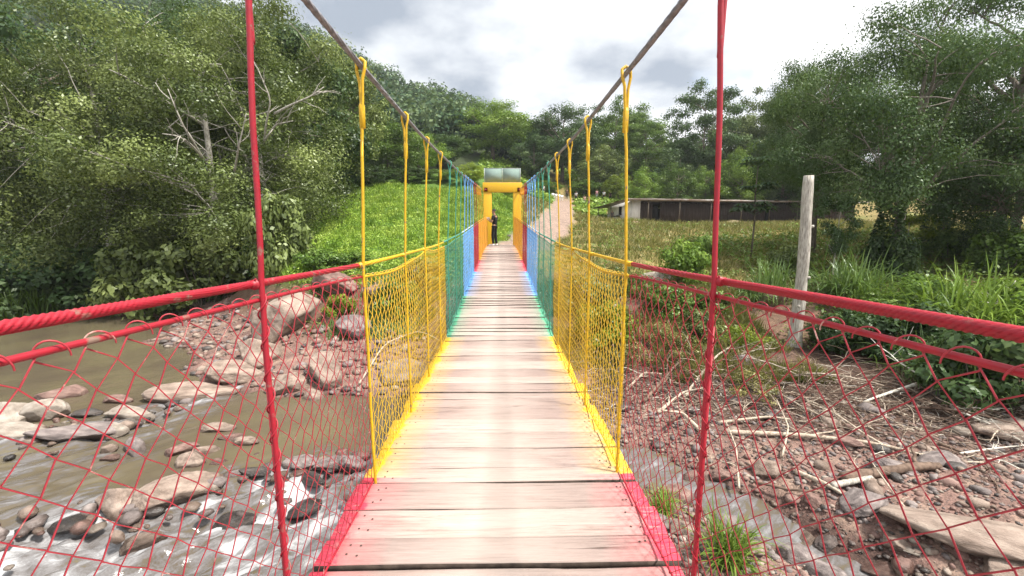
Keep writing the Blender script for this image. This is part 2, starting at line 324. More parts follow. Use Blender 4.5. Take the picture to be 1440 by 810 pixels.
va = N(nt, 'ShaderNodeVertexColor', layer_name='zone'); f1 = noise_node(nt, 3.5, 8, 0.65); f2 = noise_node(nt, 28, 5, 0.6)
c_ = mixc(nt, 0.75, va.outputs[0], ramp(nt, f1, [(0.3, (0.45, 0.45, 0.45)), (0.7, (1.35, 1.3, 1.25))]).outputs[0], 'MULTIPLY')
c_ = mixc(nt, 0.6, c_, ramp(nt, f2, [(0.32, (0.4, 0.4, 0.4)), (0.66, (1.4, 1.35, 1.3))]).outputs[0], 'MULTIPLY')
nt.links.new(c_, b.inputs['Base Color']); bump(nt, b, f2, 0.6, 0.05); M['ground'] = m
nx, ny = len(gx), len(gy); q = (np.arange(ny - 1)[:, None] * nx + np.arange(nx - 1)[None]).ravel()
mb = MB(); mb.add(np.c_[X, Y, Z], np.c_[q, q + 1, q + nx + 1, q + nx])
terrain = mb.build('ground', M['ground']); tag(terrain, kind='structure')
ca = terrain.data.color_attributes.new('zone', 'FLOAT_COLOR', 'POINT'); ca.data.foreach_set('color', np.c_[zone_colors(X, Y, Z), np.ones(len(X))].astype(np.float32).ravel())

# ------------------------------------------------------------------ water
def seg_d(x, y, pts):
    d = np.full(len(x), 1e9)
    for (a, b_), (c, d_) in zip(pts[:-1], pts[1:]):
        vx, vy = c - a, d_ - b_; t = np.clip(((x - a) * vx + (y - b_) * vy) / (vx * vx + vy * vy), 0, 1)
        d = np.minimum(d, np.hypot(x - a - t * vx, y - b_ - t * vy))
    return d
RIF1 = [(-14, 10.6), (-12, 10.3), (-10.2, 10.6), (-9.3, 12.2), (-8.6, 13.4)]
RIF2 = [(-9, 6.6), (-7.1, 7.4), (-5.6, 8.0), (-4.2, 8.8), (-2.6, 8.9), (-1, 8.4)]
def water(x, y):
    below2 = sst(.5, -1.2, y - np.interp(x, [-14, -9, -7.1, -5.6, -4.2, -2.6, -1, 4], [6.2, 6.6, 7.4, 8.0, 8.8, 8.9, 8.4, 7.5]))   # downstream of the second riffle
    below1 = sst(.6, -1.0, y - np.interp(x, [-14, -12, -10.2, -9.3, -8.6, -8.3], [10.6, 10.3, 10.6, 12.2, 13.4, 16])) * sst(-7.2, -9, x)
    r1 = np.exp(-(seg_d(x, y, RIF1) / .55) ** 2); r2 = np.exp(-(seg_d(x, y, RIF2) / .6) ** 2)
    turb = np.clip(below2 * sst(-.5, -2.5, x) * .9 + r1 * .8 + r2 * .6 + below1 * .22, 0, 1)
    u = x * .8 + y * .6; v = -x * .6 + y * .8                         # flow runs down towards the lower left
    s = np.abs(fbm(u * .9, v * 2.0, 4)); z = -.20 * below2 - .05 * below1
    z = z + .012 * fbm(x * 1.3, y * 1.3, 3) * (1 - turb) + turb * (.24 * (fbm(u * .9, v * 1.7, 6)) - .03)
    foam_sheen = turb * (.22 + .85 * sst(-.12, .60, .95 * fbm(u * .9 + 5, v * 2.0, 6) + .25 * (r1 + r2) - .10))
    sd = seg_d(x, y, [(2.6, 9.2), (3.3, 8.6), (4.4, 7.25), (5.6, 5.8), (7, 3.9)]); st_ = np.exp(-(sd / .75) ** 2) * sst(2.2, 3.0, x)
    foam_sheen = np.clip(foam_sheen + turb * (.40 * np.exp(-((x + 7.5) / 2.2) ** 2 - ((y - 6.3) / .9) ** 2) + .35 * np.exp(-((x + 3.3) / 1.1) ** 2 - ((y - 7.2) / 1.0) ** 2)) * (.6 + fbm(u * 1.7, v * 3.5, 4)), 0, 1)
    foam_sheen = np.maximum(foam_sheen, st_ * (.25 + .16 * fbm(u * 2.2, v * 4.5, 5)))  # side stream: aerated water, with pale sky reflection painted into the tint
    return z + .02 * st_ * fbm(u * 4, v * 6, 4), np.clip(foam_sheen, 0, 1)
wx = axis(-200, 9.5, -12.5, 1.0, 0.065, 1.12); wy = axis(-30, 60, 4.5, 14.5, 0.065, 1.12)
wx = wx[wx < 9.5]; WX, WY = np.meshgrid(wx, wy); x, y = WX.ravel(), WY.ravel(); wz, wf = water(x, y)
m, nt, b = mat('river_water', 0.07, spec=0.5); b.inputs['IOR'].default_value = 1.33
va = N(nt, 'ShaderNodeAttribute', attribute_name='tint'); f1 = noise_node(nt, 0.35, 4); f3 = noise_node(nt, 2.4, 5, 0.6)
tcw = N(nt, 'ShaderNodeTexCoord'); mr1 = N(nt, 'ShaderNodeMapping'); mr1.inputs['Rotation'].default_value = (0, 0, R(-37)); mr2 = N(nt, 'ShaderNodeMapping'); mr2.inputs['Scale'].default_value = (.8, 2.4, 1)
nt.links.new(tcw.outputs['Object'], mr1.inputs[0]); nt.links.new(mr1.outputs[0], mr2.inputs[0]); n2_ = N(nt, 'ShaderNodeTexNoise', _Scale=3.2, _Detail=7, _Roughness=0.6, _Distortion=0.6); nt.links.new(mr2.outputs[0], n2_.inputs['Vector']); f2 = n2_.outputs['Fac']
c_ = ramp(nt, f1, [(0.35, (0.085, 0.066, 0.048)), (0.65, (0.125, 0.105, 0.062))]).outputs[0]
gt = ramp(nt, va.outputs['Fac'], [(0.0, (0, 0, 0)), (0.12, (1, 1, 1))]); f5 = noise_node(nt, 26, 6, 0.65, stretch=(1, 1.6, 1))
fs = N(nt, 'ShaderNodeMath', operation='ADD'); nt.links.new(f2, fs.inputs[0]); f5m = N(nt, 'ShaderNodeMath', operation='MULTIPLY'); f5m.inputs[1].default_value = 0.3; nt.links.new(f5, f5m.inputs[0]); nt.links.new(f5m.outputs[0], fs.inputs[1])
ff = N(nt, 'ShaderNodeMath', operation='MULTIPLY_ADD'); nt.links.new(fs.outputs[0], ff.inputs[0]); ff.inputs[1].default_value = 1.5; ff.inputs[2].default_value = -1.0
fq = N(nt, 'ShaderNodeMath', operation='MULTIPLY'); nt.links.new(ff.outputs[0], fq.inputs[0]); nt.links.new(gt.outputs[0], fq.inputs[1])
fm = N(nt, 'ShaderNodeMath', operation='ADD', use_clamp=True); nt.links.new(va.outputs['Fac'], fm.inputs[0]); nt.links.new(fq.outputs[0], fm.inputs[1])
c_ = mixc(nt, ramp(nt, fm.outputs[0], [(0.0, (0, 0, 0)), (0.16, (1, 1, 1))]).outputs[0], c_, ramp(nt, fm.outputs[0], [(0.0, (0.085, 0.073, 0.062)), (0.25, (0.125, 0.115, 0.112)), (0.5, (0.20, 0.195, 0.197)), (0.80, (0.36, 0.36, 0.365))]).outputs[0])
nt.links.new(c_, b.inputs['Base Color'])
rr = N(nt, 'ShaderNodeMapRange'); nt.links.new(fm.outputs[0], rr.inputs[0]); rr.inputs[3].default_value = 0.05; rr.inputs[4].default_value = 0.45; nt.links.new(rr.outputs[0], b.inputs['Roughness'])
bump(nt, b, mixc(nt, 0.4, f3, f2), 0.32, 0.07); M['water'] = m
nx, ny = len(wx), len(wy); q = (np.arange(ny - 1)[:, None] * nx + np.arange(nx - 1)[None]).ravel()
mb = MB(); mb.add(np.c_[x, y, wz], np.c_[q, q + 1, q + nx + 1, q + nx], tint=wf); wobj = mb.build('river_water', M['water']); tag(wobj, kind='structure')

# ------------------------------------------------------------------ the bridge
def curve(pts):
    d, v = np.array(pts, float).T; t = np.linspace(d[0], d[-1], 800); w = np.interp(t, d, v); k = np.hanning(61); k /= k.sum()
    w = np.convolve(np.pad(w, 30, mode='reflect', reflect_type='odd'), k, 'valid'); return lambda s: np.interp(s, t, w)
deck_z = curve([(-8, 3.95), (-3, 3.78), (0, 3.72), (1.7, 3.69), (2.4, 3.665), (3.5, 3.61), (5, 3.52), (6.5, 3.455), (8.2, 3.51), (11.2, 3.61), (15, 3.74), (22.5, 3.99)])
main_z = curve([(-9, 8.6), (-6, 7.3), (-2, 6.25), (1.7, 5.99), (4.4, 5.98), (8.5, 6.09), (15, 6.38), (22.5, 6.72)])
main_x = curve([(-9, .80), (1.7, .69), (3.4, .71), (8.5, .755), (15, .82), (22.5, .93)])
rail_z = curve([(-9, 5.5), (-3, 5.18), (.3, 5.055), (.8, 5.03), (2.4, 4.955), (5.8, 4.88), (9, 4.93), (15, 5.12), (22.5, 5.40)])
lat = curve([(-9, .74), (2.4, .738), (3.6, .755), (4.6, .77), (6.4, .80), (15, .80), (19, .76), (22.5, .66)])
SEG = [(-9, 'red'), (2.45, 'yellow'), (6.4, 'green'), (9.5, 'blue'), (13.2, 'red'), (16.0, 'orange'), (22.4, None)]
def seg_of(d):
    for (a, c), (e, _) in zip(SEG[:-1], SEG[1:]):
        if a <= d < e: return c
    return 'orange'
def top2_z(d): return rail_z(d) - .05 - .045 * np.exp(-((d - 3.2) / .75) ** 2) + .035 * np.exp(-((d - 4.75) / .35) ** 2) - .02 * np.exp(-((d - 6.9) / .6) ** 2)

bridge = empty('suspension_bridge', (0, 10, 0)); tag(bridge, 'narrow plank footbridge hung on cables with rainbow painted netting sides', 'bridge')

def twisted(mbb, pts, rad, strands=6, lay=0.09, n=36, depth=0.20):
    P = np.asarray(pts, float); K = len(P); T = np.gradient(P, axis=0); T /= np.linalg.norm(T, axis=1)[:, None]
    U = np.cross(T, [0, 0, 1.0]); U /= np.linalg.norm(U, axis=1)[:, None]; Wv = np.cross(U, T)
    s = np.r_[0, np.cumsum(np.linalg.norm(np.diff(P, axis=0), axis=1))]; a = np.arange(n) * 2 * math.pi / n
    ph = a[None] - 2 * math.pi * s[:, None] / lay; w_ = np.mod(ph, 2 * math.pi / strands) - math.pi / strands; d0 = rad * .66; r = d0 * np.cos(w_) + np.sqrt(np.maximum((rad * .34) ** 2 - (d0 * np.sin(w_)) ** 2, 0)); r = np.maximum(r, rad * (1 - depth))
    V = P[:, None] + r[..., None] * (np.cos(a)[None, :, None] * U[:, None] + np.sin(a)[None, :, None] * Wv[:, None])
    i = np.arange(K - 1)[:, None] * n; j = np.arange(n)[None]; j2 = (j + 1) % n
    mbb.add(V.reshape(-1, 3), np.stack([i + j, i + j2, i + n + j2, i + n + j], -1).reshape(-1, 4))
def dsteps(a, b, near=0.006, k=0.006):
    t = [a]
    while t[-1] < b: t.append(t[-1] + max(near, k * max(0, t[-1])) if t[-1] > -0.2 else t[-1] + 0.03)
    t[-1] = b; return np.array(t)

for sx in (-1, 1):
    d = dsteps(-9, 22.35, 0.008, 0.010); mb = MB()
    twisted(mb, np.c_[sx * main_x(d), d, main_z(d)], 0.0145, 6, 0.15, 36, 0.40); mb.build('main_cable', M['steel'], bridge)
    for (a, c), (e, _) in zip(SEG[:-1], SEG[1:]):
        d = dsteps(a, e, 0.0045, 0.006); mb = MB()
        twisted(mb, np.c_[sx * (lat(d) + .018), d, rail_z(d)], 0.0125, 6, 0.085, 48, 0.42)
        o = mb.build('handrail_cable', M[c] if c != 'blue' else M['palesteel'], bridge); tag(o, f'{c} painted length of twisted steel handrail cable' if c != 'blue' else 'pale length of handrail cable above blue netting')
        d = dsteps(a, e, 0.05, 0.02); mb = MB(); mb.tube(np.c_[sx * (lat(d) + .004), d, top2_z(d)], 0.0068, 10)
        o = mb.build('netting_cable', M[c], bridge); tag(o, f'{c} painted cable along the top of the netting')
        mb = MB(); mb.tube(np.c_[sx * lat(d), d, deck_z(d) + .022 + .006 * np.sin(d * 5)], 0.005, 8)
        o = mb.build('netting_cable', M[c], bridge); tag(o, f'{c} painted wire holding the netting down along the planks')
    for q_ in (.40, .72):
        d = np.linspace(-9, 22.3, 150); mb = MB(); mb.tube(np.c_[sx * q_ + 0 * d, d, deck_z(d) - .07], 0.016, 8); mb.build('floor_cable', M['steel'], bridge)

# chain-link netting: one panel per colour and side
def chain_panel(sx, a, e, col, wr):
    w, h = .045, .047; mb = MB(); i0, i1 = int(math.ceil(a / w)), int(e / w); r = np.random.default_rng(int(100 + a * 10 + sx * 3))
    wire = []; top = []
    for i in range(i0, i1):
        dm = (i + .5) * w; zt = float(top2_z(dm)); zb = float(deck_z(dm)) + .02; n = int((zt - zb) / h) + 1
        j = np.arange(n + 1); hh = (zt - zb + .0) / n
        d = w * (i + ((j + i) % 2)); z = zt - hh * j
        ph = i * 12.9898
        def jit(dd, zz, s): return fbm(dd * 7.1 + s, zz * 9.3 + s * 1.7, 2)
        dd = d + .0035 * jit(d, z - zt, 3.0); zz = z + .0035 * jit(d, z - zt, 8.0)
        off = .004 * ((j + i) % 2 * 2 - 1) * (1 if i % 2 else -1) + .016 * fbm(dd * 1.3 + sx * 9, (zz - zt) * 1.7, 2) * np.sin(np.pi * np.clip((zt - zz) / (zt - zb), 0, 1))
        P = np.c_[sx * (lat(dd) + off), dd, zz]
        if dm < 4:                                            # knuckles looped over the cable
            k = 0 if (i % 2 == 0) else None
            if (0 + i) % 2 == 0:
                th_ = np.linspace(-.5, math.pi + .5, 12); l = np.c_[sx * (lat(d[0]) + .002 + .013 * np.cos(th_)), d[0] + .020 - .020 * np.cos(th_ * .8), zt - .004 + (.022 + .004 * noise2(i * .7, 3.3)) * np.sin(th_)]
                P = np.vstack([l[::-1], P[1:]])
        mb.tube(P, wr, 4 if dm < 4 else 3, caps=False)
    o = mb.build('netting_panel', M[col + '_wire'], bridge, smooth=True); tag(o, f'{col} painted wire netting'); return o
for sx in (-1, 1):
    for (a, c), (e, _) in zip(SEG[:-1], SEG[1:]):
        chain_panel(sx, max(a, -1.5), e, c, .0019 if c == 'red' and a < 0 else (.0024 if c == 'yellow' else (.0021 if c == 'green' else .0030)))

# hangers
HD = [-2.0, -.9, .25, 1.42, 2.46, 3.58, 4.60, 5.7, 6.8, 7.9, 8.9, 9.9, 10.9, 12.0, 13.0, 14.1, 15.1, 16.2, 17.3, 18.4, 19.5, 20.6]
for sx in (-1, 1):
    for d in HD:
        if d < 1: continue
        c = seg_of(d + (.0 if d > 3 else 0)) if d > 2 else 'red'
        dd = d + (.02 if sx > 0 and d < 2 else .04 * sx)
        zt, xt, zb, xb = float(main_z(dd)), float(main_x(dd)), float(deck_z(dd)) - .10, float(lat(dd)) - .012
        xr = float(lat(dd)) - .006; zr = float(rail_z(dd)); rr_ = .0088 if d < 2 else .0082
        mb = MB()
        # outer strand down to the deck, over the cable in a loop, wrapped tail beside it
        pts = [(xb, dd, zb), (xb + .002, dd, zb + .5), (xr - .002, dd, zr), (xt * .6 + xr * .4 - .004, dd, zr * .4 + zt * .6), (xt - .006, dd - .006, zt - .17), (xt - .012, dd - .014, zt - .075)]
        loop = [(xt - .026, dd - .012, zt - .02), (xt - .026, dd - .004, zt + .012), (xt - .004, dd + .002, zt + .031), (xt + .022, dd + .008, zt + .014), (xt + .025, dd + .014, zt - .025), (xt + .012, dd + .014, zt - .085), (xt + .008, dd + .010, zt - .18), (xt + .008, dd + .010, zt - .31)]
        P = np.array(pts + loop); P[:, 0] *= sx
        t = np.r_[0, np.cumsum(np.linalg.norm(np.diff(P, axis=0), axis=1))]; tt = np.unique(np.r_[t, np.linspace(0, t[-1], 60), np.linspace(t[5] - .05, t[-1], 40)])
        P = np.stack([np.interp(tt, t, P[:, k]) for k in range(3)], 1)
        twisty = np.c_[.0035 * fbm(tt * 2.1, tt * 0 + d * 3 + sx, 2), .004 * fbm(tt * 2.3, tt * 0 + d * 5 + sx, 3), np.zeros(len(P))]
        mb.tube(P + twisty, rr_, 10)
        if d > 2: mb.tube([(sx * (xt + .002), dd + .003, zt - .18), (sx * (xt + .002), dd + .003, zt - .20), (sx * (xt + .003), dd + .004, zt - .31), (sx * (xt + .003), dd + .004, zt - .315)], [.008, .0155, .0150, .008], 10)
        if d < 2:                                                # the netting is stitched to the near rods
            zz = np.linspace(zr + .02, float(deck_z(dd)) + .02, 260); s_ = (zr - zz) * 2 * math.pi / .105
            xx = np.interp(zz, [float(deck_z(dd)), zr], [xb, xr]); mb.tube(np.c_[sx * (xx + .013 * np.cos(s_)), dd + .014 * np.sin(s_), zz], .0026, 5)
            mb.tube(np.array([[sx * (xb + .012), dd + .013, zb], [sx * (xr + .010), dd + .014, zr - .16]]), .008, 8)
        mb.box((sx * xb, dd, zb + .045), (.05, .05, .012)); mb.tube([(sx * xb, dd, zb - .02), (sx * xb, dd, zb + .04)], .016, 6)
        cc = 'red' if (d < 2 or (13.2 < d < 16)) else c
        o = mb.build('hanger_rod', M[cc], bridge); tag(o, f'{cc} painted hanger looped over the main cable')
        mb = MB(); mb.tube([(sx * (xr + .02), dd, zr - .012), (sx * (xr + .02), dd, zr + .012)], .0175, 12); mb.tube([(sx * (xr + .014), dd - .011, zr), (sx * (xr + .014), dd + .011, zr)], .0165, 12)
        o = mb.build('rail_clamp', M[cc], bridge)

# planks
mb = MB(); yv = -3.0; r = np.random.default_rng(11); mapw = []
while yv < 22.3:
    wd = float(np.clip(r.normal(.215, .045), .12, .31)); gap = float(abs(r.normal(.004, .008))) + .012
    if r.random() < .22: gap += .018
    x0, x1 = -.825 + r.normal(0, .014), .825 + r.normal(0, .014); nxp = 14; xs = np.linspace(x0, x1, nxp)
    e0 = yv + .004 * np.cumsum(r.normal(0, .55, nxp)) + r.normal(0, .006) * (xs / .8); e1 = yv + wd + .004 * np.cumsum(r.normal(0, .55, nxp)) + r.normal(0, .010) * (xs / .8)
    e0 = np.clip(e0, yv - .001, yv + .016); e1 = np.clip(e1, yv + wd - .02, yv + wd + gap * .3)
    zt = deck_z((e0 + e1) / 2) + r.normal(0, .003) + .004 * np.sin(xs * 3 + r.random() * 6); tilt = r.normal(0, .009); th = .048
    prof = [(0, -th), (0, -.005), (.012, 0), (wd * .5, .001), (wd - .012, 0), (wd, -.005), (wd, -th)]
    V = []
    for k, (py_, pz_) in enumerate(prof):
        f_ = py_ / wd; V.append(np.c_[xs, e0 * (1 - f_) + e1 * f_, zt + pz_ + tilt * (f_ - .5)])
    V = np.array(V); K = len(prof); base = np.arange(K)[:, None] * nxp + np.arange(nxp - 1)[None]
    F = [np.stack([base[k], base[k] + 1, base[(k + 1) % K] + 1, base[(k + 1) % K]], -1) for k in range(K)]
    side = [0, 5, 6]; tn = r.random(); nv0 = mb.n
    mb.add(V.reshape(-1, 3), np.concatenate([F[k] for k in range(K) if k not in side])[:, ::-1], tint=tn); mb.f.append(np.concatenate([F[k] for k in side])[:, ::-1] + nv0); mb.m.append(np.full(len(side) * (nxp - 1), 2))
    for e_ in (0, nxp - 1):
        idx = np.arange(K) * nxp + e_; mb.f.append((idx if e_ else idx[::-1])[None] + mb.n - K * nxp); mb.m.append(np.zeros(1))
    for xn in (-.70, -.66, .67, .71):
        xn += r.normal(0, .012)
        for fn in (.28, .72):
            if r.random() < .8:
                th_ = np.arange(7) * 2 * math.pi / 7; yn = yv + wd * (fn + r.normal(0, .04)); zn = float(np.interp(xn, xs, zt)) + tilt * (fn - .5) + .0035; mb.add(np.c_[xn + .0055 * np.cos(th_), yn + .0055 * np.sin(th_), 0 * th_ + zn], [list(range(7))], 1)
    yv += wd + gap
m, nt, b = mat('deck_wood', 0.85, spec=0.12)
geo = N(nt, 'ShaderNodeNewGeometry'); sp = N(nt, 'ShaderNodeSeparateXYZ'); nt.links.new(geo.outputs['Position'], sp.inputs[0])
at = N(nt, 'ShaderNodeAttribute', attribute_name='tint')
tco = N(nt, 'ShaderNodeTexCoord'); sh = N(nt, 'ShaderNodeVectorMath', operation='MULTIPLY_ADD'); cbx = N(nt, 'ShaderNodeCombineXYZ')
for q_ in range(3): nt.links.new(at.outputs['Fac'], cbx.inputs[q_])
nt.links.new(cbx.outputs[0], sh.inputs[0]); sh.inputs[1].default_value = (37, 53, 11); nt.links.new(tco.outputs['Object'], sh.inputs[2])
def board(scale, detail, rough, stretch, dist=0.0):
    mp_ = N(nt, 'ShaderNodeMapping'); mp_.inputs['Scale'].default_value = stretch; nt.links.new(sh.outputs[0], mp_.inputs[0]); n_ = N(nt, 'ShaderNodeTexNoise', _Scale=scale, _Detail=detail, _Roughness=rough, _Distortion=dist); nt.links.new(mp_.outputs[0], n_.inputs['Vector']); return n_.outputs['Fac']
pl = ramp(nt, at.outputs['Fac'], [(0.0, (0.26, 0.198, 0.178)), (0.35, (0.345, 0.272, 0.245)), (0.7, (0.40, 0.325, 0.290)), (1.0, (0.305, 0.242, 0.218))]).outputs[0]
gr = board(3.0, 9, 0.68, (0.7, 13, 10), .35); st = board(1.6, 7, 0.65, (1.3, 3.4, 1), .4); ck = board(1.0, 5, 0.6, (.9, 30, 12)); fi = board(1.0, 6, 0.7, (9, 260, 80)); kn = board(1.0, 2, 0.4, (2.6, 7.5, 6))
c_ = mixc(nt, 0.8, pl, ramp(nt, gr, [(0.30, (0.40, 0.34, 0.32)), (0.45, (0.92, 0.90, 0.89)), (0.7, (1.15, 1.15, 1.15))]).outputs[0], 'MULTIPLY')
c_ = mixc(nt, 0.55, c_, ramp(nt, st, [(0.3, (0.82, 0.77, 0.75)), (0.5, (1.05, 1.05, 1.05))]).outputs[0], 'MULTIPLY')
c_ = mixc(nt, 0.45, c_, ramp(nt, fi, [(0.3, (0.6, 0.56, 0.54)), (0.6, (1.08, 1.08, 1.08))]).outputs[0], 'MULTIPLY')
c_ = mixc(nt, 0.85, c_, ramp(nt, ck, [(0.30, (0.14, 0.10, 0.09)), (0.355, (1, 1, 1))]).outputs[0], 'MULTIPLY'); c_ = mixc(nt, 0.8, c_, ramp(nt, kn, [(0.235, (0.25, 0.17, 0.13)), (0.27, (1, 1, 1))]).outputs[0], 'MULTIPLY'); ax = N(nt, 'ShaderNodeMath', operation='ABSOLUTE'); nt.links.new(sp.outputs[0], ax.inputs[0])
mid_glare = N(nt, 'ShaderNodeMath', operation='MULTIPLY_ADD'); nt.links.new(st, mid_glare.inputs[0]); mid_glare.inputs[1].default_value = 0.35; nt.links.new(ax.outputs[0], mid_glare.inputs[2])
c_ = mixc(nt, ramp(nt, mid_glare.outputs[0], [(0.25, (0.42, 0.42, 0.42)), (0.62, (0, 0, 0))]).outputs[0], c_, (0.48, 0.405, 0.355))     # overexposed glow along the deck middle, painted into the board colour
# sprayed paint at both edges, one colour per length
sy = N(nt, 'ShaderNodeMapRange'); nt.links.new(sp.outputs[1], sy.inputs[0]); sy.inputs[1].default_value = -3; sy.inputs[2].default_value = 23
pr = nt.nodes.new('ShaderNodeValToRGB'); pr.color_ramp.interpolation = 'CONSTANT'; nt.links.new(sy.outputs[0], pr.inputs[0])
stops = [(0, (0.66, 0.03, 0.075)), ((2.45 + 3) / 26, (0.78, 0.46, 0.01)), ((6.4 + 3) / 26, (0.05, 0.36, 0.20)), ((9.5 + 3) / 26, (0.12, 0.40, 0.85)), ((13.2 + 3) / 26, (0.68, 0.03, 0.08)), ((16 + 3) / 26, (0.82, 0.34, 0.02))]
while len(pr.color_ramp.elements) < len(stops): pr.color_ramp.elements.new(0.5)
for e_, (p_, cc) in zip(pr.color_ramp.elements, stops): e_.position = p_; e_.color = (*cc, 1)
sn = noise_node(nt, 6, 7, 0.7); sm = N(nt, 'ShaderNodeMath', operation='MULTIPLY_ADD'); nt.links.new(sn, sm.inputs[0]); sm.inputs[1].default_value = 0.22; nt.links.new(ax.outputs[0], sm.inputs[2])
pm = ramp(nt, sm.outputs[0], [(0.60, (0, 0, 0)), (0.78, (0.22, 0.22, 0.22)), (0.835, (0.35, 0.35, 0.35)), (0.865, (0.86, 0.86, 0.86))]).outputs[0]
sc_ = noise_node(nt, 18, 6, 0.7, stretch=(1, 4, 1)); pm = mixc(nt, 1.0, pm, ramp(nt, sc_, [(0.36, (0.35, 0.35, 0.35)), (0.46, (1, 1, 1))]).outputs[0], 'MULTIPLY')
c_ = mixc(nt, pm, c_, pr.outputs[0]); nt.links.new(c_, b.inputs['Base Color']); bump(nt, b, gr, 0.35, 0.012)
deck = mb.build('deck', [m, noisy('rusty_nail', (.03, .022, .02), (.09, .05, .04), 40, .8, 0), noisy('plank_side_gap_shade', (.035, .026, .022), (.10, .075, .06), 14, .9, .2)], bridge, smooth=False)  # plank sides coloured dark: the shade in the gaps is put into the wood

# ------------------------------------------------------------------ yellow gate at the far end
gate = empty('gate_arch', (0.09, 22.6, 3.6)); tag(gate, 'yellow painted portal frame at the far end of the bridge', 'gate')
M['gate'] = paint('gate_paint', (0.82, 0.47, 0.004), worn=(0.5, 0.3, 0.05), amount=0.68, rough=0.5)
for sx in (-1, 1):
    mb = MB(); mb.box((.09 + sx * .745, 22.72, 4.929), (.41, .50, 3.35)); o = mb.build('post', M['gate'], gate, smooth=False)
    bv = o.modifiers.new('b', 'BEVEL'); bv.width = .012; bv.segments = 2
mb = MB(); mb.box((.09, 22.72, 6.836), (1.96, .56, .46)); o = mb.build('lintel', M['gate'], gate, smooth=False); bv = o.modifiers.new('b', 'BEVEL'); bv.width = .012; bv.segments = 2
mb = MB(); mb.box((.09, 22.9, 3.35), (2.6, 1.15, 1.15)); mb.build('abutment', noisy('concrete', (.28, .26, .24), (.42, .40, .37), 4, .9), gate, smooth=False)
glz = noisy('sign_back_sheet', (0.20, 0.265, 0.24), (0.175, 0.24, 0.215), 9, 0.8, 0.0, lo=.3, hi=.7, spec=.1)
frm = noisy('sign_frame', (0.22, 0.26, 0.25), (0.30, 0.33, 0.32), 12, .5, 0.0)
for k in (-1, 1):
    mb = MB(); mb.box((.09 + k * .452, 22.72, 7.43), (.84, .015, .66)); o = mb.build('sign_board', glz, gate, smooth=False)
mb = MB()
for k in (-.90, 0, .90): mb.box((.09 + k, 22.73, 7.43), (.04, .045, .72))
for z_ in (7.085, 7.778): mb.box((.09, 22.735, z_), (1.84, .04, .03))
mb.build('sign_frame', frm, gate, smooth=False)
for sx in (-1, 1):
    mb = MB(); mb.tube([(.09 + sx * .84, 22.30, 6.70), (.09 + sx * .84, 22.50, 6.72)], .05, 10); mb.box((.09 + sx * .82, 22.455, 6.72), (.16, .03, .2)); mb.build('cable_clamp', M['red'], gate, smooth=False)

# ------------------------------------------------------------------ trees
def leaf_quads(mbb, C, size, r, up=0.35, tint=None, aspect=0.55, droop=0.0, out=None):
    n = len(C); nrm = r.normal(size=(n, 3)); nrm /= np.linalg.norm(nrm, axis=1)[:, None]
    if out is None: nrm[:, 2] = np.abs(nrm[:, 2]) + up
    else: nrm = nrm * .55 + out; nrm[:, 2] += up
    nrm /= np.linalg.norm(nrm, axis=1)[:, None]; a = np.cross(nrm, r.normal(size=(n, 3))); a /= np.linalg.norm(a, axis=1)[:, None] + 1e-9
    a[:, 2] -= droop; b_ = np.cross(nrm, a); b_ /= np.linalg.norm(b_, axis=1)[:, None] + 1e-9
    L = (size * r.uniform(.6, 1.35, n))[:, None]; k = r.uniform(-.12, .12, n)[:, None]
    V = np.stack([C - a * L * .5, C + b_ * L * aspect * .5 + a * L * k, C + a * L * .5, C - b_ * L * aspect * .5 + a * L * k], 1).reshape(-1, 3)
    mbb.add(V, np.arange(n * 4).reshape(-1, 4), tint=np.repeat(tint, 4))
def bent(p0, p1, r, n=7, amp=.08):
    p0, p1 = np.array(p0, float), np.array(p1, float); t = np.linspace(0, 1, n)[:, None]; L = np.linalg.norm(p1 - p0)
    o = np.cumsum(r.normal(0, amp * L / n, (n, 3)), 0); o -= t * o[-1]; return p0 + (p1 - p0) * t + o + np.array([0, 0, .12 * L]) * (t * (1 - t))

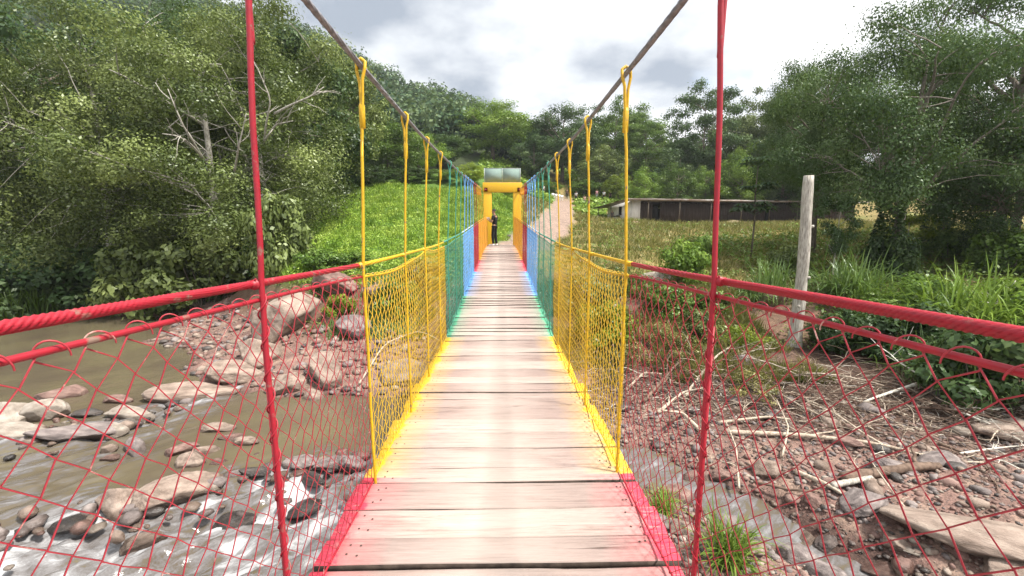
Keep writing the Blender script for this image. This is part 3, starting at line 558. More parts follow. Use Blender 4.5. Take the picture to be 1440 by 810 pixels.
def tree_meshes(seed, H, Rc, z0, nclump, nleaf, leaf, bark, lm, clump=(1.2, .8), flat=.6, trunk_r=.28, shell=.45, limbs=7, up=.35, droop=0.0, layers=False, dome=False, lean=0):
    r = np.random.default_rng(seed); t = MB(); c = MB()
    top = np.array([lean, r.normal(0, .3), H * .80]); P = bent((0, 0, -.4), top, r, 9, .05); t.tube(P, np.linspace(trunk_r, trunk_r * .22, 9), 9)
    ends = []; forks = []
    for k in range(limbs):
        f_ = r.uniform(.25, .85); i = f_ * 8; b0 = P[int(i)] * (1 - i % 1) + P[min(8, int(i) + 1)] * (i % 1); a = k * 2.4 + r.normal(0, .3)
        rr = Rc * r.uniform(.55, .9) * (1.05 - .5 * f_ if not dome else 1); e = np.array([lean * f_ + math.cos(a) * rr, math.sin(a) * rr, min(H * .93, b0[2] + rr * r.uniform(.35, .95))])
        Q = bent(b0, e, r, 8, .12); t.tube(Q, np.linspace(trunk_r * .5 * (1.1 - f_ * .5), trunk_r * .09, 8), 6); forks += list(Q[3:])
    forks += list(P[4:]); forks = np.array(forks)
    cen = []
    while len(cen) < nclump:
        v = r.normal(size=3); v /= np.linalg.norm(v); rad = shell + (1 - shell) * r.random() ** .6
        p = v * rad; zc = z0 + (H - z0) * .5; q_ = np.array([lean * .8 + p[0] * Rc, p[1] * Rc, zc + p[2] * (H - z0) * .5])
        fz = (q_[2] - z0) / (H - z0); lim = Rc * (1.0 if dome else (.62 + .5 * math.sin(math.pi * min(1, fz * .9 + .12))))
        if math.hypot(q_[0] - lean * .8, q_[1]) > lim: continue
        if layers: q_[2] = z0 + round((q_[2] - z0) / 2.1) * 2.1 + r.normal(0, .22)
        cen.append(q_)
    cen = np.array(cen); per = max(3, nleaf // nclump)
    for q_ in cen:
        k = np.argmin(np.linalg.norm(forks - q_, axis=1) + np.where(forks[:, 2] > q_[2] + .5, 3, 0)); Q = bent(forks[k], q_, r, 5, .15); t.tube(Q, np.linspace(trunk_r * .10, trunk_r * .03, 5), 4, caps=False)
        s = r.uniform(.65, 1.4); n = int(per * s * s * r.uniform(.8, 1.2)); v = r.normal(size=(n, 3)); v /= np.linalg.norm(v, axis=1)[:, None]; v *= (r.random(n) ** .45)[:, None]
        v *= np.array([clump[0], clump[0], clump[0] * flat]) * s; v[:, 2] -= droop * .8 * (v[:, 0] ** 2 + v[:, 1] ** 2) / clump[0]
        v += r.normal(0, .12 * clump[0], v.shape)
        o_ = v / np.array([clump[0], clump[0], clump[0] * flat]) / s; o_ /= np.linalg.norm(o_, axis=1)[:, None] + 1e-9
        leaf_quads(c, q_ + v, leaf, r, up, np.clip(r.normal(.48, .24) + r.normal(0, .11, n), 0, 1), droop=droop, out=o_)
    return t, c, H, Rc * 1.05

PROTO = {}
def proto(key, *a, **k):
    t, c, H, Rc = tree_meshes(*a, **k)
    to = t.build('trunk', a[7]); co = c.build('crown', LM[a[8]], smooth=False); PROTO[key] = (to.data, co.data, H, Rc)
    for o in (to, co): bpy.data.objects.remove(o)
pb, bk = M['palebark'], M['bark']
#            seed  H   R   z0 clumps leaves leaf bark mat
proto('riverA', 1, 18, 6.5, .8, 105, 70000, .155, pb, 'olive', clump=(1.30, .9), flat=.78, trunk_r=.30, droop=.25, limbs=10)
proto('riverB', 2, 18, 6.8, .5, 100, 66000, .16, pb, 'olive', clump=(1.4, .9), flat=.75, trunk_r=.26, droop=.30, limbs=11)
proto('denseA', 3, 14, 5.5, 2.0, 85, 22000, .30, bk, 'dark', clump=(1.3, .9), flat=.75, trunk_r=.3)
proto('denseB', 4, 13, 5.5, 1.0, 80, 20000, .31, bk, 'mid', clump=(1.35, .9), flat=.8, trunk_r=.26, dome=True)
proto('roundA', 5, 14, 7.0, 2.5, 115, 26000, .33, bk, 'mid', clump=(1.5, 1), flat=.7, trunk_r=.4, dome=True, shell=.65)
proto('openA', 6, 18, 7.5, 5.5, 95, 21000, .34, bk, 'dark', clump=(1.55, .8), flat=.42, trunk_r=.3, layers=True, shell=.5, limbs=9)
proto('openB', 7, 16, 7.0, 4.0, 92, 20000, .34, bk, 'dark', clump=(1.5, .8), flat=.45, trunk_r=.28, layers=True, shell=.5, limbs=9)
proto('sideA', 8, 13, 7.5, 2.6, 120, 62000, .145, M['greybark'], 'dark', clump=(1.35, .8), flat=.6, trunk_r=.34, limbs=11, shell=.4)
proto('sideB', 9, 14, 7.0, 3.5, 105, 52000, .145, bk, 'dark', clump=(1.35, .8), flat=.55, trunk_r=.34, limbs=11, shell=.45, layers=True)
proto('sideC', 18, 13, 7.0, .8, 140, 60000, .15, bk, 'dark', clump=(1.3, .8), flat=.6, trunk_r=.34, limbs=11, shell=.35)
proto('slim', 10, 9, 2.6, 3.0, 34, 4200, .26, pb, 'mid', clump=(.85, .6), flat=.6, trunk_r=.13, limbs=5)

def place_tree(kind, key, px, Yd, ytop, width, label, lm=None, cat='tree', group=None, rz=None, bark=None, zoff=0, px_w=True):
    td, cd, H, Rc = PROTO[key]; p = PY(px, 300, Yd); x, y = p[0], Yd; z = gz(x, y)
    ztop = PY(px, ytop, Yd)[2]; depth = y * math.cos(YAW) * .99 + x * math.sin(YAW)
    sz = (ztop - z) / H; sxy = (width / FPX * depth / 2) / Rc
    rt = empty(kind, (x, y, z + zoff), random.random() * 6.28 if rz is None else rz); tag(rt, label, cat, group)
    for nm, dat in (('trunk', td), ('crown', cd)):
        o = bpy.data.objects.new(nm, dat); COL.objects.link(o); o.parent = rt; o.scale = (sxy, sxy, sz)
        mm = lm if nm == 'crown' else bark
        if mm: o.material_slots[0].link = 'OBJECT'; o.material_slots[0].material = LM[mm] if nm == 'crown' else mm
    return rt
T = place_tree
def bare_limb(rt, pix, r0, seed):
    r = np.random.default_rng(seed); P = np.array([PY(a, b_, c) for a, b_, c in pix]); t = np.linspace(0, 1, len(P)); tt = np.linspace(0, 1, 20); Q = np.stack([np.interp(tt, t, P[:, k]) for k in range(3)], 1); k_ = np.hanning(7); k_ /= k_.sum()
    Q = np.stack([np.convolve(np.pad(Q[:, i], 3, mode='reflect', reflect_type='odd'), k_, 'valid') for i in range(3)], 1); mb = MB(); mb.tube(Q, np.linspace(r0, r0 * .3, 20), 7)
    for k in range(5):
        i = int(r.integers(7, 19)); d = (Q[i] - Q[i - 3]); d = d / np.linalg.norm(d) + r.normal(0, .6, 3); mb.tube(bent(Q[i], Q[i] + d * .9, r, 6, .2), np.linspace(r0 * .4, r0 * .1, 6), 5)
    o = mb.build('bare_limb', M['palebark'], None); o.parent = rt; o.matrix_parent_inverse = (Matrix.Translation(rt.location) @ Matrix.Rotation(rt.rotation_euler.z, 4, 'Z')).inverted()
# left bank, front rank
rt_ = T('riverside_tree', 'riverA', 300, 26.5, 20, 330, 'grey green riverside tree with pale bare limbs just left of the red hanger rod', rz=1.0)
for k_, pix_ in enumerate([[(285, 222, 22), (272, 200, 21), (258, 178, 20.4), (246, 150, 20.2), (236, 125, 20.2)], [(285, 222, 22), (268, 202, 20.8), (250, 191, 20.2), (228, 188, 20)], [(330, 240, 21.5), (336, 205, 20.6), (346, 160, 20.4)]]): bare_limb(rt_, pix_, .055, 400 + k_)
T('riverside_tree', 'riverB', 150, 28.5, 8, 330, 'wide olive riverside tree overhanging the brown pool, between pale limbed tree and photo edge', rz=2.2)
T('riverside_tree', 'riverA', -10, 31, 62, 330, 'olive riverside tree cut by the left edge of the photo', rz=4.0)
rt_ = T('riverside_tree', 'riverB', 372, 29.5, -20, 300, 'tall riverside tree with forked white branches behind the red hanger rod', rz=5.2, lm='olive')
for k_, pix_ in enumerate([[(372, 200, 24), (374, 175, 23), (381, 140, 22.6), (364, 100, 22.4)], [(374, 195, 23.5), (388, 175, 22.6), (412, 170, 22.4)], [(386, 160, 23), (410, 147, 22.6), (436, 136, 22.6), (456, 122, 22.8)]]): bare_limb(rt_, pix_, .065, 420 + k_)
T('riverside_tree', 'riverA', 230, 36, -40, 320, 'tallest dark tree rising behind the riverside trees out of frame', rz=.3, lm='dark')
T('riverside_tree', 'denseA', 420, 37, 40, 190, 'dark dense tree behind the forked tree, above the top left corner of the meadow', lm='dark', rz=2)
T('broadleaf_tree', 'denseB', 80, 40, 20, 260, 'dark bushy tree deep in the left wood below hazy hill', lm='dark')
T('broadleaf_tree', 'denseA', 478, 47, 75, 150, 'dark olive tree left of the first yellow hanger with crown against the hill', lm='olive')
# trees at the top of the meadow
T('broadleaf_tree', 'denseB', 440, 44, 140, 120, 'dark leafy tree at the upper left corner of the meadow', lm='dark')
T('broadleaf_tree', 'denseA', 505, 58, 150, 105, 'mid green tree between the first two yellow hangers at meadow top', lm='mid')
T('broadleaf_tree', 'denseB', 548, 60, 175, 95, 'rounded green tree directly left of the second yellow hanger', lm='mid')
T('broadleaf_tree', 'roundA', 590, 64, 188, 90, 'bushy bright green tree right of the second yellow hanger', lm='bright')
T('broadleaf_tree', 'denseA', 625, 74, 190, 80, 'dark green tree behind the green hangers at the far meadow edge', lm='dark')
T('broadleaf_tree', 'denseB', 660, 54, 230, 46, 'small yellow green bushy tree just left of the gate sign', lm='lime')
# middle distance
T('broadleaf_tree', 'roundA', 694, 92, 146, 112, 'large rounded light green tree rising behind the gate sign', lm='bright')
T('broadleaf_tree', 'denseA', 640, 100, 165, 80, 'hazy green tree behind the left shoulder of the large rounded tree', lm='mid')
T('broadleaf_tree', 'roundA', 790, 88, 150, 100, 'broad dark tree right of the gate sign behind the right hangers', lm='dark')
T('broadleaf_tree', 'denseA', 752, 84, 190, 66, 'dark narrow tree between the gate sign and the broad dark tree', lm='dark')
T('open_tree', 'openB', 862, 96, 143, 92, 'thin crowned tree with sky showing through, behind the tall right yellow hanger', lm='mid')
T('broadleaf_tree', 'denseB', 842, 84, 205, 80, 'grey green leafy tree above the people on the track', lm='olive')
T('open_tree', 'openA', 905, 90, 170, 80, 'pale green thin tree on the sunny clearing above the shed', lm='mid')
T('open_tree', 'openA', 985, 80, 120, 112, 'tall dark tree with layered open crown left of the right red hanger', lm='dark', rz=1.4)
T('broadleaf_tree', 'denseA', 955, 76, 195, 70, 'dark low tree under the layered tree, left of the right red hanger', lm='dark')
T('open_tree', 'openB', 1050, 84, 135, 90, 'light crowned tree right of the right red hanger against the sky', lm='olive', rz=2.0)
T('broadleaf_tree', 'denseB', 1042, 70, 205, 80, 'light green rounded tree behind the shed roof and red hanger', lm='bright')
T('broadleaf_tree', 'denseA', 1100, 66, 160, 100, 'dark tree behind the right end of the shed', lm='dark')
T('broadleaf_tree', 'roundA', 1180, 60, 130, 150, 'dark rounded tree hidden behind the ivy clad tree', lm='dark')
T('broadleaf_tree', 'denseA', 885, 106, 158, 120, 'dark green tree filling the wood behind the thin crowned tree', lm='mid')
T('broadleaf_tree', 'denseB', 1020, 94, 160, 110, 'dark green tree behind the layered tree and red hanger', lm='dark')
T('broadleaf_tree', 'denseA', 1085, 78, 128, 110, 'olive tree joining the layered tree to the right bank wood', lm='olive')
T('broadleaf_tree', 'denseB', 1130, 76, 120, 110, 'dark tree just left above the log post behind the shed end', lm='dark')
for k, (px, Yd, yt, w, l, lm_) in enumerate([
    (905, 72, 238, 60, 'pale green bush on the slope right behind the shed gable', 'bright'), (950, 71, 232, 62, 'leafy pale bush behind the middle of the shed roof', 'mid'), (990, 72, 236, 50, 'sunlit bush behind the shed roof left of red hanger', 'bright'),
    (1040, 66, 228, 70, 'light green bush above the shed roof right of red hanger', 'bright'), (820, 80, 252, 50, 'green bush beside the people at the top of the track', 'mid'), (770, 78, 255, 44, 'green bush at the left side of the track top', 'mid'),
    (735, 60, 262, 40, 'bush directly right of the gate post on the slope', 'mid'), (868, 78, 245, 44, 'sunny bush behind the porch end of the shed', 'lime'),
    (520, 52, 232, 70, 'dark bush along the meadow top near first yellow hanger', 'dark'), (575, 55, 236, 70, 'dark bush along the meadow top right of second yellow hanger', 'dark'), (618, 56, 238, 50, 'green bush along the meadow top beside green hangers', 'mid'), (470, 46, 226, 70, 'shady bush at the meadow top left of first yellow hanger', 'dark'),
    (700, 46, 258, 60, 'bright leafy bush seen through the gate opening', 'bright')]):
    T('hillside_bush', 'denseB', px, Yd, yt, w, l, lm=lm_, cat='bush', group='bushes on the slopes')
# right bank
T('ivy_tree', 'sideA', 1262, 20.5, 12, 330, 'wide dark tree with pale forked limb on the right bank', rz=.6, lm='dark')
T('ivy_tree', 'sideB', 1150, 27, 60, 190, 'dark spreading tree behind the log post, left side of the right bank wood', rz=3.6, lm='dark')
T('ivy_tree', 'sideB', 1410, 23, -110, 300, 'thin topped dark tree at the right photo edge with sky gaps', rz=2.2, lm='dark')
T('ivy_tree', 'sideC', 1430, 21, 95, 260, 'dark tree filling the right edge of the photo below sky gap', rz=5.0, lm='dark')
T('ivy_tree', 'sideC', 1330, 30, 40, 260, 'dark tree deep in the right bank wood between the two front trunks', rz=1.5, lm='dark')
for px, Yd, yt, w, l, lm_ in [(1285, 24, 300, 60, 'yellow green sapling lit between the two right bank trunks', 'lime'), (1388, 25, 275, 60, 'sunlit yellow sapling near the right photo edge', 'lime'),
                              (1180, 19, 270, 55, 'slim leafy sapling right of the log post', 'dark')]:
    T('sapling', 'slim', px, Yd, yt, w, l, lm=lm_, group='saplings on the right bank')

# ------------------------------------------------------------------ bushes and clumps
def bush_mesh(seed, n, leaf, Rb, Hb, lm, nc=26):
    r = np.random.default_rng(seed); c = MB(); s = MB()
    for k in range(nc):
        a = r.random() * 6.28; rr = Rb * math.sqrt(r.random()) * .8; q_ = np.array([math.cos(a) * rr, math.sin(a) * rr, Hb * r.uniform(.15, .95) * (1 - .45 * (rr / Rb) ** 2)])
        s.tube(bent((q_[0] * .2, q_[1] * .2, -.1), q_, r, 5, .1), np.linspace(.02, .006, 5), 4, caps=False)
        m_ = n // nc; v = r.normal(size=(m_, 3)); v /= np.linalg.norm(v, axis=1)[:, None]; v *= (r.random(m_) ** .5)[:, None] * np.array([.42, .42, .34]) * (Rb / 1.2)
        leaf_quads(c, q_ + v, leaf, r, .35, np.clip(r.normal(.5, .18) + r.normal(0, .15, m_), 0, 1), out=v / (np.linalg.norm(v, axis=1)[:, None] + 1e-9))
    return s, c
BUSH = {}
for key, seed, n, leaf, nc in (('b1', 21, 5200, .15, 30), ('b2', 22, 4200, .17, 24), ('b3', 23, 2600, .10, 16)):
    s, c = bush_mesh(seed, n, leaf, 1.3, 1.7, 'mid', nc); so = s.build('stem', M['bark']); co = c.build('foliage', LM['mid'], smooth=False); BUSH[key] = (so.data, co.data)
    for o in (so, co): bpy.data.objects.remove(o)
def clump_mesh(seed, nb, L, wd, spread=.35, straight=.5):
    r = np.random.default_rng(seed); c = MB(); K = 6
    for k in range(nb):
        a = r.random() * 6.28; b0 = np.array([r.normal(0, spread), r.normal(0, spread), 0]); l = L * r.uniform(.5, 1.1); out = r.uniform(.1, 1.0) * (1 - straight) + .08; t = np.linspace(0, 1, K)
        rad = l * out * t ** 1.6; hgt = l * (t * (1.0 - .30 * out) - .75 * out * t ** 2.6); d = np.array([math.cos(a), math.sin(a), 0]); sd = np.array([-d[1], d[0], 0])
        C = b0 + d * rad[:, None] + np.array([0, 0, 1.0]) * hgt[:, None]; w_ = wd * (np.sin(np.pi * np.clip(t * .93 + .07, 0, 1)) ** .7 + .03)
        V = np.stack([C - sd * w_[:, None] * .5, C + np.array([0, 0, -.12]) * w_[:, None], C + sd * w_[:, None] * .5], 1).reshape(-1, 3); F = []
        for i in range(K - 1): F += [[i * 3, i * 3 + 1, i * 3 + 4, i * 3 + 3], [i * 3 + 1, i * 3 + 2, i * 3 + 5, i * 3 + 4]]
        c.add(V, F, tint=float(np.clip(r.normal(.5, .2), 0, 1)))
    return c
CLUMP = {}
for key, a_ in (('cane', (31, 300, 2.5, .036, .42, .28)), ('cane2', (32, 260, 2.1, .036, .5, .18)), ('tuft', (33, 240, .75, .014, .09, .25)), ('reed', (34, 160, 2.4, .03, .30, .7))):
    o = clump_mesh(*a_).build('leaf_clump', LM['cane'], smooth=True); CLUMP[key] = o.data; bpy.data.objects.remove(o)
def bush(px, py, zg, w, hgt, label, lm='mid', key='b1', kind='bush', cat='bush', group=None):
    p = PZ(px, py, zg); x, y = p[0], p[1]; z = gz(x, y); rt = empty(kind, (x, y, z - .05), random.random() * 6.28); tag(rt, label, cat, group)
    for nm, dat in zip(('stem', 'foliage'), BUSH[key]):
        o = bpy.data.objects.new(nm, dat); COL.objects.link(o); o.parent = rt; o.scale = (w / 2.6, w / 2.6, hgt / 1.9)
        if nm == 'foliage': o.material_slots[0].link = 'OBJECT'; o.material_slots[0].material = LM[lm]
def clump(px, py, zg, s, label, key='cane', lm='cane', kind='cane_grass', cat='tall grass', group=None, sz=None):
    p = PZ(px, py, zg); x, y = p[0], p[1]; z = gz(x, y); o = bpy.data.objects.new(kind, CLUMP[key]); COL.objects.link(o)
    o.location = (x, y, z - .05); o.rotation_euler = (0, 0, random.random() * 6.28); o.scale = (s, s, sz or s); tag(o, label, cat, group)
    o.material_slots[0].link = 'OBJECT'; o.material_slots[0].material = LM[lm]
# left bank foot
for i, (px, py, zg, w, h_, l, lm_) in enumerate([
    (40, 428, .4, 6, 4.5, 'dark bush at the water edge, nearest the left photo edge', 'dark'), (130, 425, .4, 6, 3.8, 'dark bush over the flat stone at the far water edge', 'dark'), (215, 432, .4, 5.5, 4.5, 'shady bush under the pale limbed riverside tree', 'olive'),
    (290, 432, .5, 5, 4, 'grey green bush left of the red hanger at the far bank', 'olive'), (345, 415, .8, 4.2, 3.4, 'dark leafy bush just left of the red hanger above gravel beach', 'dark'), (395, 390, 2.4, 3.2, 4.2, 'grey leaved bush at the lower left corner of the meadow', 'olive'),
    (420, 345, 3.4, 3.4, 3.4, 'pale grey bush overhanging the left side of the meadow', 'olive'), (448, 400, 2.3, 2.2, 1.1, 'low green bush on the bank below the meadow', 'mid'), (500, 392, 2.5, 2.0, 1.0, 'low bush on the bank behind the yellow netting top', 'mid'),
    (480, 455, 1.2, 1.3, 1.0, 'yellow green tuft bush growing between the boulders', 'lime'), (560, 460, 1.0, 2.0, 1.5, 'dark bush on the bank behind left yellow netting', 'mid'), (600, 440, 1.2, 2.0, 1.4, 'olive bush on the bank near the green netting', 'olive'),
    (380, 290, 3.6, 4.5, 4.5, 'grey bush left of the meadow behind the red hanger', 'olive')]):
    bush(px, py, zg, w, h_, l, lm_, ('b1', 'b2')[i % 2], group='bushes along the left bank')
# right bank
for i, (px, py, zg, w, h_, l, lm_, k_) in enumerate([
    (958, 385, 3.0, 2.2, 2.0, 'bright green bush in the dry field left of right red hanger', 'bright', 'b2'), (990, 370, 3.2, 1.4, 1.7, 'small dark bush in the dry field beside the red hanger', 'mid', 'b2'),
    (940, 440, 1.8, 1.8, 1.2, 'green bush on the slope behind the right netting', 'mid', 'b2'), (985, 470, 1.4, 1.8, 1.1, 'olive bush left of the red hanger above the roots', 'olive', 'b1'), (1040, 480, 1.3, 1.8, .9, 'yellow green low bush right of the red hanger on the bank', 'lime', 'b3'),
    (905, 420, 2.1, 1.6, 1.1, 'low bush beside the first right yellow hanger', 'mid', 'b3'), (850, 470, 1.3, 2.2, 1.6, 'yellow green bush behind the right yellow netting', 'lime', 'b1'), (822, 440, 1.6, 2.0, 1.6, 'olive bush near the green netting on right bank', 'olive', 'b2'),
    (1200, 478, 1.4, 2.4, 1.5, 'glossy dark bush right of the foot of the log post', 'dark', 'b1'), (1165, 470, 1.5, 1.4, 1.1, 'small glossy bush touching the log post', 'dark', 'b2'), (1290, 470, 1.8, 3.0, 1.8, 'dark bush below the cane grass on the right bank', 'dark', 'b1'),
    (1400, 500, 2.0, 3.0, 2.2, 'dark bush below the dead white branch at right edge', 'dark', 'b2'), (1250, 400, 2.3, 2.4, 2.6, 'dark leafy shrub climbing the foot of the ivy clad tree', 'dark', 'b1'), (1330, 380, 2.5, 3.5, 2.0, 'green shrub under the right bank wood', 'mid', 'b2'),
    (1420, 390, 2.6, 3.5, 2.4, 'dark green shrub at right photo edge above cane', 'mid', 'b1'), (1300, 440, 2.0, 2.6, 1.6, 'broad green bush below the ivy clad trunk', 'mid', 'b1'), (1430, 455, 2.0, 2.6, 1.8, 'broad green bush cut by the right photo edge', 'bright', 'b2'), (1235, 455, 1.7, 1.8, 1.1, 'low broad bush between the glossy bush and the cane', 'mid', 'b2'),
    (925, 480, 1.2, 1.6, .9, 'dry olive bush on the bank right of the yellow hanger', 'dry', 'b3'), (965, 500, 1.0, 1.7, .8, 'dry straw coloured scrub above the bare roots', 'dry', 'b3'), (1060, 540, .9, 1.6, .7, 'dry straw coloured scrub right of the red hanger', 'dry', 'b3'), (890, 505, .9, 1.5, .9, 'dry scrub low behind the right yellow netting', 'dry', 'b3'), (1000, 440, 1.8, 1.6, .9, 'green scrub on the slope left of the red hanger', 'mid', 'b2'),
    (1110, 395, 2.4, 2.0, 1.6, 'olive shrub left of the log post in the cane', 'olive', 'b2')]):
    bush(px, py, zg, w, h_, l, lm_, k_, group='bushes along the right bank')
# ivy around the trunks
for px, Yd, l in ((1247, 20.3, 'ivy mantle hanging round the trunk of the wide dark tree'), (1312, 26, 'dark ivy mantle round the thin inner trunk in the right wood')):
    p = PY(px, 350, Yd); x, y = p[0], Yd; z = gz(x, y); r = np.random.default_rng(int(px)); n = 4200; a = r.random(n) * 6.28; hh = r.random(n) * 5.2
    rad = .42 + .14 * np.sin(hh * 2.1 + a * 2) + .18 * r.random(n); mb = MB(); leaf_quads(mb, np.c_[x + np.cos(a) * rad, y + np.sin(a) * rad, z + hh], .16, r, .2, r.random(n) * .8)
    o = mb.build('ivy', LM['dark'], smooth=False); tag(o, l, 'ivy')
for i, (px, py, zg, s, l, k_, lm_) in enumerate([
    (1085, 418, 2.2, 1.0, 'tall arching cane grass left of the log post', 'reed', 'cane'), (1065, 430, 1.9, .8, 'short drooping cane grass nearest the red hanger', 'cane2', 'cane'), (1185, 430, 1.9, 1.1, 'cane grass clump right of the log post', 'cane', 'cane'), (1215, 440, 1.8, .9, 'low cane grass behind the glossy dark bush', 'cane', 'mid'),
    (1345, 455, 2.0, 1.25, 'tallest bright cane grass at the right above the handrail', 'cane', 'bright'), (1395, 450, 2.1, 1.1, 'bright cane grass beside the dead white branch', 'cane2', 'bright'), 
    (1320, 490, 1.7, .9, 'cane grass drooping over the bank behind right handrail', 'cane2', 'cane'), (1375, 505, 1.7, .9, 'pale cane grass drooping lowest over the right bank', 'cane2', 'cane'), (60, 436, .3, 1.3, 'reed clump standing in the far left shallows', 'reed', 'mid'), (20, 440, .3, 1.2, 'reed clump at the left photo edge beside the water', 'reed', 'mid')]):
    clump(px, py, zg, s, l, k_, lm_)
clump(1022, 792, .22, 1.45, 'larger pale green grass tuft on the stones beside the right red hanger', 'tuft', 'bright', 'grass_tuft', 'grass tuft')
clump(932, 715, .2, .95, 'smaller grass tuft on the stones beside the right deck edge', 'tuft', 'bright', 'grass_tuft', 'grass tuft')

# umbrella leaved sapling in front of the shed
p = PY(1053, 395, 24); zb = gz(p[0], 24.0); um = empty('umbrella_sapling', (p[0], 24, zb)); tag(um, 'thin umbrella leaved sapling standing before the shed right of red hanger', 'tree')
mb = MB(); top = PY(1053, 232, 24)[2] - zb; P = np.array([(0, 0, -.2), (.05, 0, top * .4), (-.02, .03, top * .7), (0, 0, top)]); mb.tube(P, [.05, .045, .035, .02], 7); mb.build('trunk', M['bark'], um, local=True)
mb = MB(); r = np.random.default_rng(5)
for zc, Ls, nl in ((top * .53, 1.5, 13), (top * .75, 1.35, 11), (top, 1.3, 12)):
    for k in range(nl):
        a = k * 2.4 + r.normal(0, .2); l = Ls * r.uniform(.6, 1); h0 = zc + r.normal(0, .12); d = np.array([math.cos(a), math.sin(a), 0]); sd = np.array([-d[1], d[0], 0])
        mb.tube([(0, 0, h0 - .15), d * l * .5 + [0, 0, h0 + .2]], .012, 4, caps=False); c0 = d * l * .5 + np.array([0, 0, h0 + .2])
        for q_ in np.linspace(-2.4, 2.4, 9):
            dd = d * math.cos(q_) + sd * math.sin(q_); s2 = np.cross(dd, [0, 0, 1.0]); ll = l * .52 * r.uniform(.8, 1.1)
            V = [c0, c0 + dd * ll * .5 + s2 * ll * .17 + [0, 0, .03], c0 + dd * ll + [0, 0, -.28 * ll], c0 + dd * ll * .5 - s2 * ll * .17 + [0, 0, .03]]; mb.add(V, [[0, 1, 2, 3]], tint=float(r.random()))
mb.build('crown', LM['umbrella'], um, smooth=False, local=True)

# ------------------------------------------------------------------ grass cover (uncountable)
def cover(name, n, xr, yr, cond, leaf, lm, hmax, kindname, blades=False, seed=1, aspect=.55):
    r = np.random.default_rng(seed); x = r.uniform(*xr, n); y = yr[0] + (yr[1] - yr[0]) * r.random(n) ** 1.5; z = ground(x, y); k = cond(x, y, z); x, y, z = x[k], y[k], z[k]; mb = MB()
    cl = .5 + .6 * fbm(x / 1.2, y / 1.2, 4); sc = .75 + .02 * y
    if blades:
        n = len(x); a = r.random(n) * 6.28; l = leaf * r.uniform(.5, 1.3, n) * sc; lean = r.normal(0, .45, (n, 2)) * l[:, None]; w_ = .022 * sc
        b0 = np.c_[x, y, z - .03]; sd = np.c_[np.cos(a), np.sin(a), 0 * a] * w_[:, None]; tip = b0 + np.c_[lean, l]
        mb.add(np.stack([b0 - sd, b0 + sd, tip], 1).reshape(-1, 3), np.arange(n * 3).reshape(-1, 3), tint=np.repeat(np.clip(cl + r.normal(0, .15, n), 0, 1), 3))
    else:
        h = hmax * r.random(len(x)) ** 1.3 * (.4 + np.clip(cl, 0, 1.2)); C = np.c_[x, y, z + h]
        leaf_quads(mb, C, leaf * np.repeat(1, len(x)) * sc, r, .55, np.clip(cl * .75 + .12 + .3 * (h / hmax - .4) + r.normal(0, .13, len(x)), 0, 1), aspect)
    o = mb.build(name, LM[lm], smooth=False); tag(o, kind='stuff'); return o
offroad = lambda x, y: road_d(x, y) > 1.7 + .5 * fbm(x, y, 2)
cover('meadow_grass', 240000, (-26, 2.2), (17.5, 52), lambda x, y, z: (z > 2.5 + .3 * fbm(x / 2, y / 2, 2)) & offroad(x, y) & ((np.abs(x) > 1.5) | (y > 24.5)) & (x > -9 - .62 * (y - 17)), .085, 'meadow', .30, 'grass', seed=2)
cover('meadow_blades', 70000, (-26, 2.2), (17.5, 52), lambda x, y, z: (z > 2.5) & offroad(x, y) & ((np.abs(x) > 1.5) | (y > 24.5)) & (x > -9 - .62 * (y - 17)) & (fbm(x / 2 + 4, y / 2, 3) > -.2), .34, 'meadow', .3, 'grass', True, 22)
cover('dry_grass', 90000, (1.2, 48), (15.5, 57), lambda x, y, z: (z > 2.0 + .4 * fbm(x / 2, y / 2, 2)) & offroad(x, y) & (fbm(x / 3.1 + 8, y / 3.1, 3) > -.42), .30, 'dry', .3, 'grass', True, 3)
cover('field_weeds', 42000, (1.2, 40), (15, 57), lambda x, y, z: (z > 1.8) & offroad(x, y) & (fbm(x / 2.6 + 30, y / 2.6, 3) > .17), .14, 'mid', .35, 'weeds', seed=4)
cover('bank_weeds', 22000, (-10, 14), (11.5, 21), lambda x, y, z: (z > .95) & (z < 3.1) & (fbm(x / 1.5 + 3, y / 1.5, 3) > .02) & (np.abs(x) > 1.2), .12, 'olive', .35, 'weeds', seed=5)
cover('bank_dry_grass', 42000, (1.3, 13), (11.5, 19), lambda x, y, z: (z > .52 + .25 * fbm(x, y, 2)) & (z < 2.9) & (fbm(x / 1.6 + 9, y / 1.6, 3) > -.3) & (x < 9.3) & (y > 12.3 - .2 * (x - 3)), .34, 'dry', .3, 'grass', True, 15)
cover('left_bank_grass', 16000, (-8, -1.2), (14.5, 22), lambda x, y, z: (z > .9) & (z < 3.3) & (fbm(x / 1.3 + 9, y / 1.3, 3) > .0), .26, 'cane', .3, 'grass', True, 16)
cover('slope_weeds', 30000, (-4, 34), (58, 106), lambda x, y, z: offroad(x, y) & (z > 5.6), .30, 'bright', .5, 'weeds', seed=6)
cover('wood_undergrowth', 26000, (-46, -8), (24, 44), lambda x, y, z: (z > .45) & (x < -9 - .55 * (y - 20)), .20, 'dark', .9, 'undergrowth', seed=7)
cover('shade_undergrowth', 22000, (11, 34), (12, 34), lambda x, y, z: (z > 1.5) & (x > 10.5 + .12 * (y - 12)), .16, 'mid', .7, 'undergrowth', seed=8)

